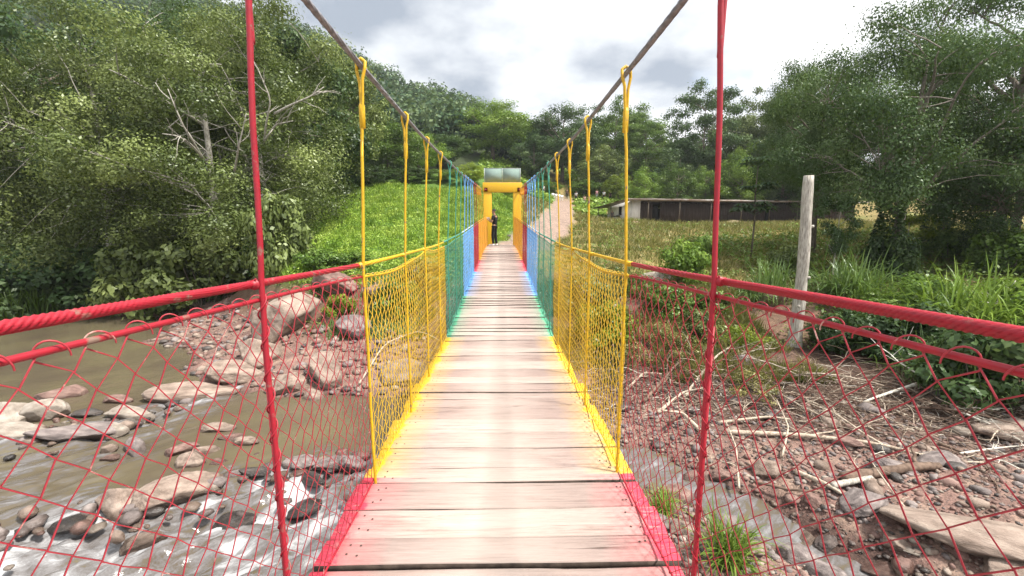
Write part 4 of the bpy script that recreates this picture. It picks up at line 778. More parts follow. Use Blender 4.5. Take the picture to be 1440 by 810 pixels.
# far wooded hill as one mass
r = np.random.default_rng(12); n = 2300; fx = r.uniform(-230, 75, n); fy = r.uniform(92, 222, n); keep = ~((np.abs(fx - 24) < 12) & (fy < 106)); fx, fy = fx[keep], fy[keep]; fz = ground(fx, fy); mb = MB()
for x, y, z in zip(fx, fy, fz):
    h = r.uniform(4.5, 9.5) * (1.25 if r.random() < .12 else 1); rad = r.uniform(2.2, 4.2); k = int(95 * min(1.4, rad / 3)); v = r.normal(size=(k, 3)); v /= np.linalg.norm(v, axis=1)[:, None]; v *= (r.random(k) ** .35)[:, None]
    C = np.array([x, y, z + h * .58]) + v * np.array([rad, rad, h * .46]); leaf_quads(mb, C, .95, r, .3, np.clip(r.normal(.45, .30) + .22 * v[:, 2] * 0 + r.normal(0, .13, k), 0, 1), .8, out=v)
tag(mb.build('forest', LM['far'], smooth=False), kind='stuff')

# ------------------------------------------------------------------ rocks
def ico(sub):
    bm = bmesh.new(); bmesh.ops.create_icosphere(bm, subdivisions=sub, radius=1); bm.verts.ensure_lookup_table()
    v = np.array([x.co[:] for x in bm.verts]); f = np.array([[q.index for q in p.verts] for p in bm.faces]); bm.free(); return v, f
IV, IF = ico(5); I1V, I1F = ico(1); I2V, I2F = ico(2)
def rock_shape(V, r, planes=13, rnd=.16, n_amp=.03):
    nrm = r.normal(size=(planes, 3)); nrm /= np.linalg.norm(nrm, axis=1)[:, None]; dst = r.uniform(.62, 1.0, planes)
    dots = V @ nrm.T; rad = np.where(dots > .05, dst / np.maximum(dots, .05), 9); k = 45
    R_ = -np.log(np.exp(-k * np.minimum(rad, 1.15)).sum(1)) / k; R_ = np.clip(R_, .35, 1.1)
    az = np.arctan2(V[:, 1], V[:, 0]); return V * (R_ * (1 + n_amp * fbm(az * 2.5 + r.random() * 9, V[:, 2] * 3.5, 5) + .022 * fbm(V[:, 0] * 7 + V[:, 2] * 5, V[:, 1] * 7 - V[:, 2] * 4, 4)))[:, None]
ROCK = []
for k in range(9):
    mb = MB(); mb.add(rock_shape(IV, np.random.default_rng(50 + k), planes=(9, 12, 16, 10, 14, 22, 28, 11, 18)[k]), IF); o = mb.build('rock', RK['tan']); ROCK.append(o.data); bpy.data.objects.remove(o)
rk = np.random.default_rng(77)
def rock(px, py, zg, wpx, asp, hr, label, col='tan', shape=None, group=None, sink=.34, kind='rock', rz=None, tilt=.15, cat='rock', zabs=None):
    p = PZ(px, py, zg); x, y = p[0], p[1]; depth = np.linalg.norm(p - CAM); w = wpx / FPX * (y * math.cos(PITCH) + (CAM[2] - zg) * math.sin(PITCH))
    o = bpy.data.objects.new(kind, ROCK[int(rk.integers(9)) if shape is None else shape]); COL.objects.link(o); h = w * hr
    o.scale = (w / 2, w * asp / 2, h / 2); zb = gz(x, y) if zabs is None else zabs
    o.location = (x, y, zb + h * (.5 - sink)); o.rotation_euler = (rk.normal(0, tilt), rk.normal(0, tilt), rk.normal(0, .35) if rz is None else rz)
    o.material_slots[0].link = 'OBJECT'; o.material_slots[0].material = RK[col]; tag(o, label, cat, group); return o
W = -0.05
G1 = 'boulders on the left bank'; G2 = 'rocks standing in the rapids'; G3 = 'stones on the right gravel'
for a in [
 (405, 478, .6, 98, .8, .68, 'largest pale boulder on the left beach behind the red hanger', 'tan', 1, G1), (330, 520, .3, 70, .8, .45, 'flat topped dark boulder left of the red hanger above the white spill', 'tan', 3, G1), (362, 500, .5, 60, .9, .8, 'pale boulder leaning on the largest boulder, at the red hanger', 'tan', 4, G1),
 (408, 540, .25, 52, .75, .75, 'rounded boulder at the pool edge right of the red hanger', 'tan', 5, G1), (458, 520, .5, 66, .8, .75, 'blocky boulder between rounded boulder and red rim hanger', 'tan', 0, G1), (440, 545, .3, 34, .8, .7, 'small boulder wedged at pool edge beneath the blocky boulder', 'tan', 2, G1),
 (500, 470, 1.0, 66, .8, .65, 'dark grey boulder behind the netting colour change', 'grey', 6, G1), (476, 430, 1.6, 80, .7, .45, 'brown ledge rock under the low bush on the left bank', 'red', 7, G1), (545, 440, 1.4, 60, .8, .5, 'brown rock on the bank behind left yellow netting', 'red', 8, G1), (300, 528, .2, 40, .7, .5, 'reddish stone at the beach end beside the white spill', 'red', 2, G1),
 (570, 520, .5, 70, .8, .4, 'flat earth coloured rock by the pool behind yellow netting', 'tan', 3, G1), (95, 416, .1, 90, .5, .25, 'flat grey ledge stone at the far water edge under trees', 'grey', 3, G1)]:
    rock(*a[:7], col=a[7], shape=a[8], group=a[9])
for a in [
 (272, 556, 0, 104, .42, .28, 'long flat pale slab at the top of the rapids', 'tan', 3), (185, 585, 0, 70, .45, .40, 'white washed rock beside the spill below the long slab', 'pale', 5), (60, 588, 0, 66, .6, .6, 'cream boulder in the upper row of rocks, second from left edge', 'pale', 1), (10, 592, 0, 76, .7, .65, 'cream boulder cut by the left photo edge', 'pale', 4),
 (30, 612, 0, 96, .4, .28, 'low whitish slab under the cream boulders', 'pale', 3), (110, 612, 0, 110, .35, .25, 'long low grey slab in the upper row of rocks', 'grey', 8), (152, 607, .0, 54, .5, .4, 'bright white stone on the end of the long grey slab', 'pale', 2), (125, 583, 0, 44, .6, .45, 'small dark wet rock between cream boulder and spill', 'dark', 6),
 (165, 565, 0, 40, .5, .4, 'brown stone in the upper riffle behind the dark wet rock', 'red', 0), (90, 556, 0, 60, .5, .35, 'brown flat stone in the far riffle at left', 'red', 7), (305, 604, 0, 46, .5, .34, 'pointed flat pink stone in the brown pool, topmost of the cluster', 'tan', 0), (325, 616, 0, 34, .6, .35, 'pink stone tucked under the topmost flat stone', 'red', 4),
 (348, 622, 0, 42, .5, .42, 'tilted pink stone nearest the red hanger in the pool', 'tan', 7), (290, 635, 0, 38, .5, .42, 'pink topped stone in the middle of the pool cluster', 'tan', 2), (252, 636, 0, 44, .5, .45, 'grey pink stone at the left of the pool cluster', 'red', 1), (268, 652, 0, 36, .8, .7, 'square pale stone at the front of the pool cluster', 'tan', 3),
 (310, 650, 0, 26, .7, .45, 'small pink stone right of the square pale stone', 'red', 5), (284, 668, 0, 20, .7, .5, 'tiny pink stone below the square pale stone', 'tan', 6), (190, 630, 0, 54, .4, .25, 'thin grey slab in the shallows left of the pool cluster', 'grey', 3), (152, 632, 0, 22, .7, .6, 'small pale stone upstream of the thin grey slab', 'tan', 2), (155, 644, 0, 22, .7, .5, 'small pink stone beside the thin grey slab', 'red', 4),
 (258, 695, -.05, 108, .6, .38, 'large flat tan rock in the rapids left of the red hanger', 'tan', 0), (168, 715, -.1, 70, .7, .75, 'tall pointed rock with dark wet base in the rapids', 'tan', 4), (190, 738, -.15, 34, .6, .55, 'pink stone below the tall pointed rock', 'tan', 2), (205, 762, -.2, 56, .5, .45, 'sloping pale rock lowest in the rapids', 'tan', 7), (100, 738, -.1, 70, .6, .35, 'dark wet rock at the white water left of the pointed rock', 'dark', 6),
 (300, 680, 0, 40, .6, .4, 'dark rock on the right shoulder of the large flat rock', 'grey', 8), (425, 655, -.02, 48, .6, .5, 'grey rock in the riffle right of the red hanger', 'grey', 1), (462, 655, -.02, 40, .7, .6, 'dark pinkish rock in the riffle near the deck', 'grey', 4), (495, 655, 0, 40, .7, .55, 'dark rock in the riffle closest to the deck edge', 'grey', 0), (440, 675, -.05, 46, .4, .4, 'slanting dark slab in the white water right of the red hanger', 'dark', 3),
 (330, 735, -.15, 60, .7, .4, 'dark submerged rock in white water beside the red hanger', 'dark', 5), (430, 715, -.15, 60, .7, .35, 'dark wet rock near the deck corner', 'dark', 6), (360, 665, -.02, 44, .5, .35, 'dark low rock at the head of the white water', 'dark', 8)]:
    rock(*a[:7], col=a[7], shape=a[8], group=G2, zabs=a[2] - .03)
for a in [
 (1375, 752, .45, 215, .46, .24, 'very large smooth tan slab at the lower right', 'tan', 8), (1440, 790, .45, 110, .8, .35, 'smooth tan rock cut by the lower right corner', 'tan', 6), (1080, 655, .35, 46, .8, .75, 'rounded tan boulder beside the side stream under driftwood', 'tan', 5), (990, 655, .25, 56, .5, .42, 'reddish flat rock by the right red hanger at the side stream', 'red', 3), (1020, 660, .25, 40, .5, .4, 'reddish block right of the right red hanger', 'red', 0),
 (1140, 722, .3, 38, .8, .6, 'pink angular stone at the side stream bend', 'tan', 4), (1145, 695, .3, 30, .8, .5, 'small brown stone above the pink angular stone', 'red', 2), (1165, 735, .25, 40, .7, .5, 'dark stone right of the pink angular stone', 'grey', 1), (1215, 700, .4, 74, .6, .4, 'brown flat rock beneath the splintered wood', 'grey', 7), (1120, 775, .25, 60, .8, .6, 'grey boulder nearest the lower edge in the stream gravel', 'grey', 2),
 (1160, 805, .25, 60, .8, .55, 'grey rounded rock at the lower photo edge right of centre stream', 'grey', 5), (1230, 800, .3, 60, .7, .4, 'tan flat rock at the lower photo edge by white pebbles', 'tan', 6), (1245, 765, .3, 50, .6, .4, 'brownish rock right of the stream below the tan stone', 'red', 8), (1265, 748, .35, 34, .6, .6, 'upright tan stone left of the very large slab', 'tan', 0), (1287, 758, .35, 24, .6, .4, 'small white stone in the gravel left of the very large slab', 'pale', 5),
 (1305, 785, .35, 26, .6, .4, 'white pebble near the lower edge under the very large slab', 'pale', 6), (960, 745, .2, 40, .9, .7, 'rounded pinkish rock between the two grass tufts', 'tan', 5), (950, 690, .15, 50, .8, .55, 'brown boulder behind the smaller grass tuft in the stream', 'red', 2), (1000, 780, .2, 46, .8, .6, 'brown rock under the larger grass tuft', 'grey', 1), (1060, 770, .25, 40, .9, .7, 'tan rock right of the larger grass tuft', 'tan', 6), (930, 735, .2, 34, .8, .6, 'dark rock beside the deck edge below the smaller tuft', 'grey', 0),
 (1260, 655, .5, 60, .6, .35, 'dark earthy rock beneath the long driftwood pole', 'grey', 7), (1320, 640, .6, 70, .6, .4, 'dark earthy rock right of the long driftwood pole', 'grey', 4), (1420, 600, .8, 90, .6, .4, 'big brown rock at the right edge below the red netting cable', 'tan', 8), (1080, 430, 1.9, 60, .7, .5, 'pinkish rock on the bank right of the right red hanger', 'red', 1), (1020, 420, 2.0, 50, .7, .45, 'pale rock behind the right red hanger under the handrail', 'tan', 3), (930, 400, 2.5, 60, .5, .3, 'flat pale rock at the field edge beside yellow hanger', 'pale', 3), (1050, 510, .95, 46, .7, .5, 'grey rock half buried in the bank above roots', 'grey', 2), (1335, 545, 1.0, 60, .8, .6, 'dark rock in the shade under the cane grass', 'dark', 0),
 (1190, 620, .5, 50, .6, .3, 'earthy flat rock in the middle of the driftwood', 'red', 7)]:
    rock(*a[:7], col=a[7], shape=a[8], group=G3, rz=(-.55 if 'very large' in a[6] else None), tilt=(.03 if 'very large' in a[6] else .15))
p = PY(715, 340, 24.2); rock(715, 340, gz(p[0], 24.2), 9, .7, .6, 'small dark stone lying behind the gate opening', 'dark', 5, None, .2)
# countless small stones: right gravel, left beach, riffles
def pebbles(name, n, pts_fn, s0, s1, mats, seed, V0=I1V, F0=I1F, power=3.0):
    r = np.random.default_rng(seed); x, y, z = pts_fn(r, n); mb = MB(); F1 = F0
    for k in range(len(x)):
        s = s0 + (s1 - s0) * r.random() ** power; a = r.random() * 6.28; sc = np.array([1, r.uniform(.55, .95), r.uniform(.35, .7)]) * s; v = V0 * sc * (1 + r.normal(0, .10, (len(V0), 1)))
        c_, s_ = math.cos(a), math.sin(a); v = np.c_[v[:, 0] * c_ - v[:, 1] * s_, v[:, 0] * s_ + v[:, 1] * c_, v[:, 2]]; mb.add(v + [x[k], y[k], z[k] + sc[2] * .35], F1, int(r.choice(len(mats), p=[.3, .3, .25, .1, .05][:len(mats)] / np.sum([.3, .3, .25, .1, .05][:len(mats)]))))
    tag(mb.build(name, mats, smooth=False), kind='stuff')
mats = [RK['red'], RK['grey'], RK['tan'], RK['dark'], RK['pale']]
def right_pts(r, n):
    x = r.uniform(1.6, 13, n); y = r.uniform(3.2, 13, n); z = ground(x, y); k = (z > -.14) & (z < .75) & (y < 12.6 - .28 * (x - 3)); return x[k], y[k], z[k]
def left_pts(r, n):
    x = r.uniform(-18, -1, n); y = r.uniform(12.4, 23, n); z = ground(x, y); k = (z > -.02) & (z < 1.2) & (y > 12.4); return x[k], y[k], z[k]
def riffle_pts(r, n):
    t = r.random(n); x = np.where(t < .5, r.uniform(-14, -8.5, n), r.uniform(-9, -1, n)); y = np.where(t < .5, np.interp(x, [-14, -10.2, -8.6], [10.6, 10.6, 13.2]), np.interp(x, [-9, -5.6, -4.2, -1], [6.6, 8.0, 8.8, 8.6])) + r.normal(0, .5, n); return x, y, np.full(n, -.04)
pebbles('river_gravel', 30000, right_pts, .010, .085, mats, 61, power=4.0)
pebbles('stream_gravel', 200, right_pts, .08, .24, mats, 64, I2V, I2F, 2.4)
pebbles('beach_gravel', 4200, left_pts, .03, .22, mats, 62)
pebbles('riffle_gravel', 260, riffle_pts, .06, .22, mats, 63, I2V, I2F, 2.0)

# ------------------------------------------------------------------ log post and driftwood
zb = gz(9.92, 14.2); r = np.random.default_rng(9); top = PY(1140, 247, 14.2); t = np.linspace(0, 1, 26); P = np.c_[9.90 + (top[0] - 9.90 + .0) * t + .05 * np.sin(t * 5), 14.2 + .03 * np.sin(t * 7), (zb - .3) + (top[2] - zb + .3) * t]
rad = np.interp(t, [0, .12, .4, .75, 1], [.27, .205, .178, .165, .152]) * (1 + .035 * np.sin(t * 23) + r.normal(0, .012, 26)); mb = MB(); mb.tube(P, rad, 16)
for tk, ak in ((.72, -.3), (.45, .8), (.28, 2.2)):
    c0 = P[int(tk * 25)]; d = np.array([math.cos(ak), -abs(math.sin(ak)), .3]); mb.tube([c0 + d * .14, c0 + d * .235], [.06, .04], 8)
tag(mb.build('log_post', M['logwood']), 'tall weathered bare log post leaning slightly on the right bank', 'post')

def branch(kind, pts, r0, r1, mm, label, twigs=0, seed=1, cat='branch', group='driftwood on the right gravel', wig=.05):
    r = np.random.default_rng(seed); P = np.array(pts, float); t = np.r_[0, np.cumsum(np.linalg.norm(np.diff(P, axis=0), axis=1))]; tt = np.linspace(0, t[-1], 22); Q = np.stack([np.interp(tt, t, P[:, k]) for k in range(3)], 1)
    k_ = np.hanning(7); k_ /= k_.sum(); Q = np.stack([np.convolve(np.pad(Q[:, i], 3, mode='reflect', reflect_type='odd'), k_, 'valid') for i in range(3)], 1); Q += np.cumsum(r.normal(0, wig * t[-1] / 60, Q.shape), 0)
    mb = MB(); mb.tube(Q, np.linspace(r0, r1, 22) * (1 + r.normal(0, .05, 22)), 8)
    for k in range(twigs):
        i = int(r.integers(5, 21)); l = t[-1] * r.uniform(.12, .38); T_ = Q[min(21, i + 1)] - Q[i - 1]; T_ /= np.linalg.norm(T_); d = T_ * .6 + r.normal(0, .55, 3); d[2] = abs(d[2]) * .4; d /= np.linalg.norm(d)
        S = bent(Q[i], Q[i] + d * l, r, 6, .2); rr = r0 + (r1 - r0) * i / 21; mb.tube(S, np.linspace(rr * .6, rr * .15, 6), 5)
        for q_ in range(2):
            j = int(r.integers(2, 5)); d2 = d * .5 + r.normal(0, .6, 3); d2 /= np.linalg.norm(d2); mb.tube(bent(S[j], S[j] + d2 * l * .5, r, 4, .2), np.linspace(rr * .3, rr * .1, 4), 4, caps=False)
    tag(mb.build(kind, mm), label, cat, group)
def pz(px, py, zg, dz=.05): p = PZ(px, py, zg); return (p[0], p[1], max(gz(p[0], p[1]), zg - .15) + dz)
DW, BL, RW = M['drift'], M['bleached'], M['rootwood']
branch('driftwood_branch', [pz(1020, 602, .5), pz(1130, 613, .5, .12), pz(1240, 628, .5, .12), pz(1330, 645, .55), pz(1390, 647, .6)], .06, .02, DW, 'longest grey driftwood pole lying across the gravel', 3, 1)
branch('driftwood_branch', [pz(1215, 560, .8), pz(1290, 545, .9, .25), pz(1370, 540, .9, .35), pz(1420, 562, .9, .25), pz(1450, 575, .9)], .03, .06, BL, 'pale forked driftwood branch under the right netting cable', 6, 2)
branch('driftwood_branch', [pz(1330, 560, .8), pz(1345, 580, .8, .2), pz(1400, 600, .8, .15), pz(1440, 615, .8)], .035, .015, BL, 'bleached branch curling below the pale forked one', 6, 3)
branch('driftwood_branch', [pz(1350, 632, .6), pz(1400, 628, .65, .12), pz(1440, 622, .7)], .025, .01, BL, 'small bleached twiggy branch at the right edge', 7, 4)
branch('driftwood_branch', [pz(1375, 640, .6), pz(1410, 650, .6, .1), pz(1440, 668, .6, .15)], .02, .008, BL, 'thin white twig branch beneath the small twiggy one', 6, 5)
branch('driftwood_branch', [pz(1010, 590, .5), pz(1080, 590, .5, .1), pz(1140, 598, .5)], .04, .02, DW, 'shorter driftwood stick above the longest pole', 3, 6)
branch('driftwood_branch', [pz(1120, 660, .4), pz(1160, 678, .4, .1), pz(1185, 690, .4, .06)], .05, .03, DW, 'dark stick pointing at the splintered wood', 1, 7)
branch('driftwood_branch', [pz(1170, 682, .4, .1), pz(1225, 678, .4, .14)], .06, .045, M['logwood'], 'short splintered orange tipped log on the stones', 0, 8)
branch('driftwood_branch', [pz(1185, 672, .45, .1), pz(1290, 660, .5, .12), pz(1320, 655, .5)], .11, .07, RW, 'thick dark log lying behind the splintered wood', 1, 9)
branch('driftwood_branch', [pz(1100, 640, .4), pz(1108, 615, .45, .3), pz(1090, 580, .5, .4)], .025, .012, DW, 'thin stick standing up from the side stream bank', 2, 10)
branch('driftwood_branch', [pz(1040, 680, .3), pz(1035, 640, .3, .25), pz(1020, 612, .4, .4)], .022, .012, DW, 'slanting stick right of the right red hanger', 2, 11)
branch('driftwood_branch', [pz(1060, 670, .3), pz(1110, 685, .3, .1), pz(1150, 690, .3)], .03, .018, RW, 'dark stick lying across the side stream', 1, 12)
branch('driftwood_branch', [pz(1240, 700, .4), pz(1205, 668, .4, .22), pz(1190, 650, .45, .3)], .02, .01, DW, 'thin splinter leaning over the brown flat rock', 2, 13)
branch('driftwood_branch', [pz(1280, 720, .4), pz(1240, 680, .45, .2), pz(1225, 665, .45, .3)], .02, .01, DW, 'thin splinter right of the leaning one', 2, 14)
branch('driftwood_branch', [pz(1055, 520, .9), pz(1130, 525, .9, .15), pz(1190, 535, .9, .1)], .03, .015, DW, 'grey stick on the dark bank below the log post', 4, 15)
for k, (a_, b_, c_) in enumerate([((880, 545), (905, 532), (930, 528)), ((905, 560), (950, 530), (985, 510)), ((925, 575), (960, 555), (990, 548)), ((940, 590), (975, 570), (1000, 560)), ((985, 600), (960, 585), (930, 580)), ((920, 550), (935, 540), (955, 515)), ((960, 560), (1000, 530), (1030, 505)), ((900, 535), (880, 540), (870, 545))]):
    branch('exposed_root', [pz(*a_, .5), pz(*b_, .6, .22), pz(*c_, .8, .2)], .05, .02, RW if k % 2 else DW, ['lowest bare root beside the right yellow hanger', 'pale bare root rising behind the right yellow hanger', 'dark bare root lying midway between yellow and red hangers on the right', 'pale bare root reaching towards the foot of the right red hanger', 'dark bare root lying lowest beside the right red hanger', 'short pale upright root left of the tangle centre', 'long dark root climbing the bank behind the right red hanger', 'small pale root under the right yellow netting'][k], 4, 40 + k, 'root', 'bare roots under the right bank')
branch('dead_branch', [PY(1455, 470, 13.2), PY(1428, 440, 13.2), PY(1418, 430, 13.2), PY(1380, 424, 13.2)], .06, .02, BL, 'dead white forked branch sticking up at the right edge', 3, 21, group=None)
branch('dead_branch', [PY(1424, 436, 13.3), PY(1416, 415, 13.3), PY(1428, 395, 13.3)], .045, .012, BL, 'white dead twig rising above the forked white branch', 4, 22, group=None)
branch('driftwood_branch', [pz(505, 535, .4), pz(540, 500, .6, .3), pz(590, 478, .9, .35), pz(640, 485, .9)], .035, .015, DW, 'long curved stick on the left bank behind the yellow netting', 3, 23, group=None)
branch('driftwood_branch', [pz(430, 520, .6), pz(455, 508, .6, .25), pz(470, 500, .7, .3)], .03, .012, DW, 'dry twiggy branch caught between the left boulders', 7, 24, group=None)
protos = []
for k in range(6):
    rr2 = np.random.default_rng(300 + k); n0 = set(bpy.data.objects); l_ = 1.0
    branch('driftwood_branch', [(0, 0, 0), (.45, rr2.normal(0, .12), .10), (.95, rr2.normal(0, .2), .12), (1.5, rr2.normal(0, .25), .06)], .026, .008, (RW, DW, RW, RW, DW, RW)[k], 'loose brown branch among the many strewn in the tangle on the right gravel', 6, 310 + k, group='loose branches in the driftwood tangle', wig=.1)
    protos.append([o for o in bpy.data.objects if o not in n0][0])
rr2 = np.random.default_rng(333)
for k in range(46):
    o = protos[k % 6] if k < 6 else protos[k % 6].copy()
    if k >= 6: COL.objects.link(o)
    t_ = rr2.random(); x_ = 3.4 + 9.5 * t_; y_ = 12.3 - .30 * (x_ - 4) + rr2.normal(0, .9); sc_ = rr2.uniform(.5, 1.35)
    o.location = (x_, y_, gz(x_, y_) + .05); o.rotation_euler = (rr2.normal(0, .3), rr2.normal(-.05, .14), rr2.random() * 6.28); o.scale = (sc_,) * 3
r = np.random.default_rng(91); mb = MB()
for k in range(2600):
    x = r.uniform(2.6, 13.5); y = 12.4 - .33 * (x - 4) + r.normal(0, 1.15); z = gz(x, y)
    if z < .1 or z > 2.0: continue
    l = r.uniform(.15, .8) * (1 + .6 * (fbm(x, y, 2) > .2)); a = r.random() * 6.28; e = r.normal(.15, .2); d = np.array([math.cos(a), math.sin(a), e]); q0 = np.array([x, y, z + .04]); mb.tube(bent(q0, q0 + d * l, r, 5, .2), np.linspace(.011, .0035, 5), 4, caps=False, mat=int(r.choice(3, p=[.25, .72, .03])))
tag(mb.build('twig_litter', [DW, RW, BL]), kind='stuff')

# ------------------------------------------------------------------ shed
sa = math.atan2(.25, .968); shed = empty('shed', (17.0, 58.0, 4.95), sa); tag(shed, 'long low plank shed with tin roof and white gable end', 'shed')
m, nt, b = mat('shed_boards', 0.9, spec=0.15); f = noise_node(nt, 1.2, 6, 0.7, stretch=(5, 5, .4)); f2 = noise_node(nt, .35, 3, stretch=(1, 1, .6))
nt.links.new(mixc(nt, f2, ramp(nt, f, [(.3, (.022, .018, .016)), (.5, (.060, .048, .044)), (.7, (.11, .092, .085))]).outputs[0], (.05, .036, .03)), b.inputs['Base Color']); M['shedboards'] = m
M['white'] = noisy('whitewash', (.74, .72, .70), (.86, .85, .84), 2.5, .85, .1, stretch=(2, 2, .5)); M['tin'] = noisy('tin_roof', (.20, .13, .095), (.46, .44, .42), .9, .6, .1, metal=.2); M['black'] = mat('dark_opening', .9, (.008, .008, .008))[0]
LEN = 38.5; WID = 6.2
def sbox(name, c, d, mm, par=shed):
    mb = MB(); mb.box(c, d); return mb.build(name, mm, par, smooth=False, local=True)
mb = MB(); r = np.random.default_rng(4); xx = 1.35
while xx < LEN:                                   # vertical boards of the front wall, gaps left at the doorways
    w_ = r.uniform(.16, .28)
    if not any(a <= xx <= a + 1.15 for a in (3.0, 12.2, 21.5, 28.0)): mb.box((xx + w_ / 2, .0 + r.normal(0, .012), 1.3 + r.normal(0, .03)), (w_ * .96, .035, 2.6))
    xx += w_
mb.build('front_wall', M['shedboards'], shed, smooth=False, local=True)
mb = MB(); mb.box((.66, 0, 1.42), (1.30, .08, 2.84)); mb.build('front_wall', M['white'], shed, smooth=False, local=True)
mb = MB(); V = [(-.0, .05, 0), (-.0, WID, 0), (-.0, WID, 2.1), (-.0, .05, 2.84)]; V += [(x_ - .1, y_, z_) for x_, y_, z_ in V]; mb.add(V, [[0, 1, 2, 3], [7, 6, 5, 4], [0, 3, 7, 4], [1, 5, 6, 2], [3, 2, 6, 7], [0, 4, 5, 1]]); mb.build('end_wall', M['white'], shed, smooth=False, local=True)
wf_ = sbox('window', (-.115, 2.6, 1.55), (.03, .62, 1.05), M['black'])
mb = MB()
for y_ in (2.27, 2.93): mb.box((-.13, y_, 1.55), (.05, .06, 1.17))
for z_ in (1.0, 2.1): mb.box((-.13, 2.6, z_), (.05, .6, .06))
mb.build('window_frame', M['shedboards'], wf_, smooth=False, local=True)
sbox('end_wall', (LEN, WID / 2, 1.1), (.1, WID, 2.2), M['shedboards']); sbox('rear_wall', (LEN / 2, WID, 1.0), (LEN, .08, 2.0), M['shedboards'])
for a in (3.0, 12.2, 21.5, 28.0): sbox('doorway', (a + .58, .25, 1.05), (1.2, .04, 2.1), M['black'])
for xk in (1.6, 6.3, 11.2, 16.2, 21.0, 26.0, 31.0): mb = MB(); mb.tube([(xk, -1.4, -.1), (xk + .03, -1.4, 2.88)], .07, 7); mb.build('post', M['bark'], shed, local=True)
for yk in (7.6,): mb = MB(); mb.tube([(-.9, yk, -.1), (-.9, yk, 1.98)], .07, 7); mb.tube([(-.9, yk - 3.8, -.1), (-.9, yk - 3.8, 2.25)], .06, 7); mb.build('porch_post', M['bark'], shed, local=True)
mb = MB(); K = 420; xs = np.linspace(-1.6, LEN + .8, K); wob = .025 * np.cos(xs * 2 * math.pi / .2); sag = .05 * fbm(xs / 4, xs * 0, 2)
rows = [(-1.7, 3.02), (2.5, 2.62), (8.1, 2.06)]; V = []
for dz in (0, -.03):
    for (y_, z_) in rows: V.append(np.c_[xs, 0 * xs + y_, z_ + wob + sag + dz])
V = np.array(V); q = lambda a, b_: np.stack([a * K + np.arange(K - 1), a * K + np.arange(K - 1) + 1, b_ * K + np.arange(K - 1) + 1, b_ * K + np.arange(K - 1)], -1)
mb.add(V.reshape(-1, 3), np.concatenate([q(0, 1), q(1, 2), q(4, 3), q(5, 4), q(3, 0), q(2, 5)])); mb.build('roof', M['tin'], shed, smooth=False, local=True)
sbox('fascia_board', (LEN / 2 - .4, -1.68, 2.90), (LEN + 2, .03, .12), M['tin'])

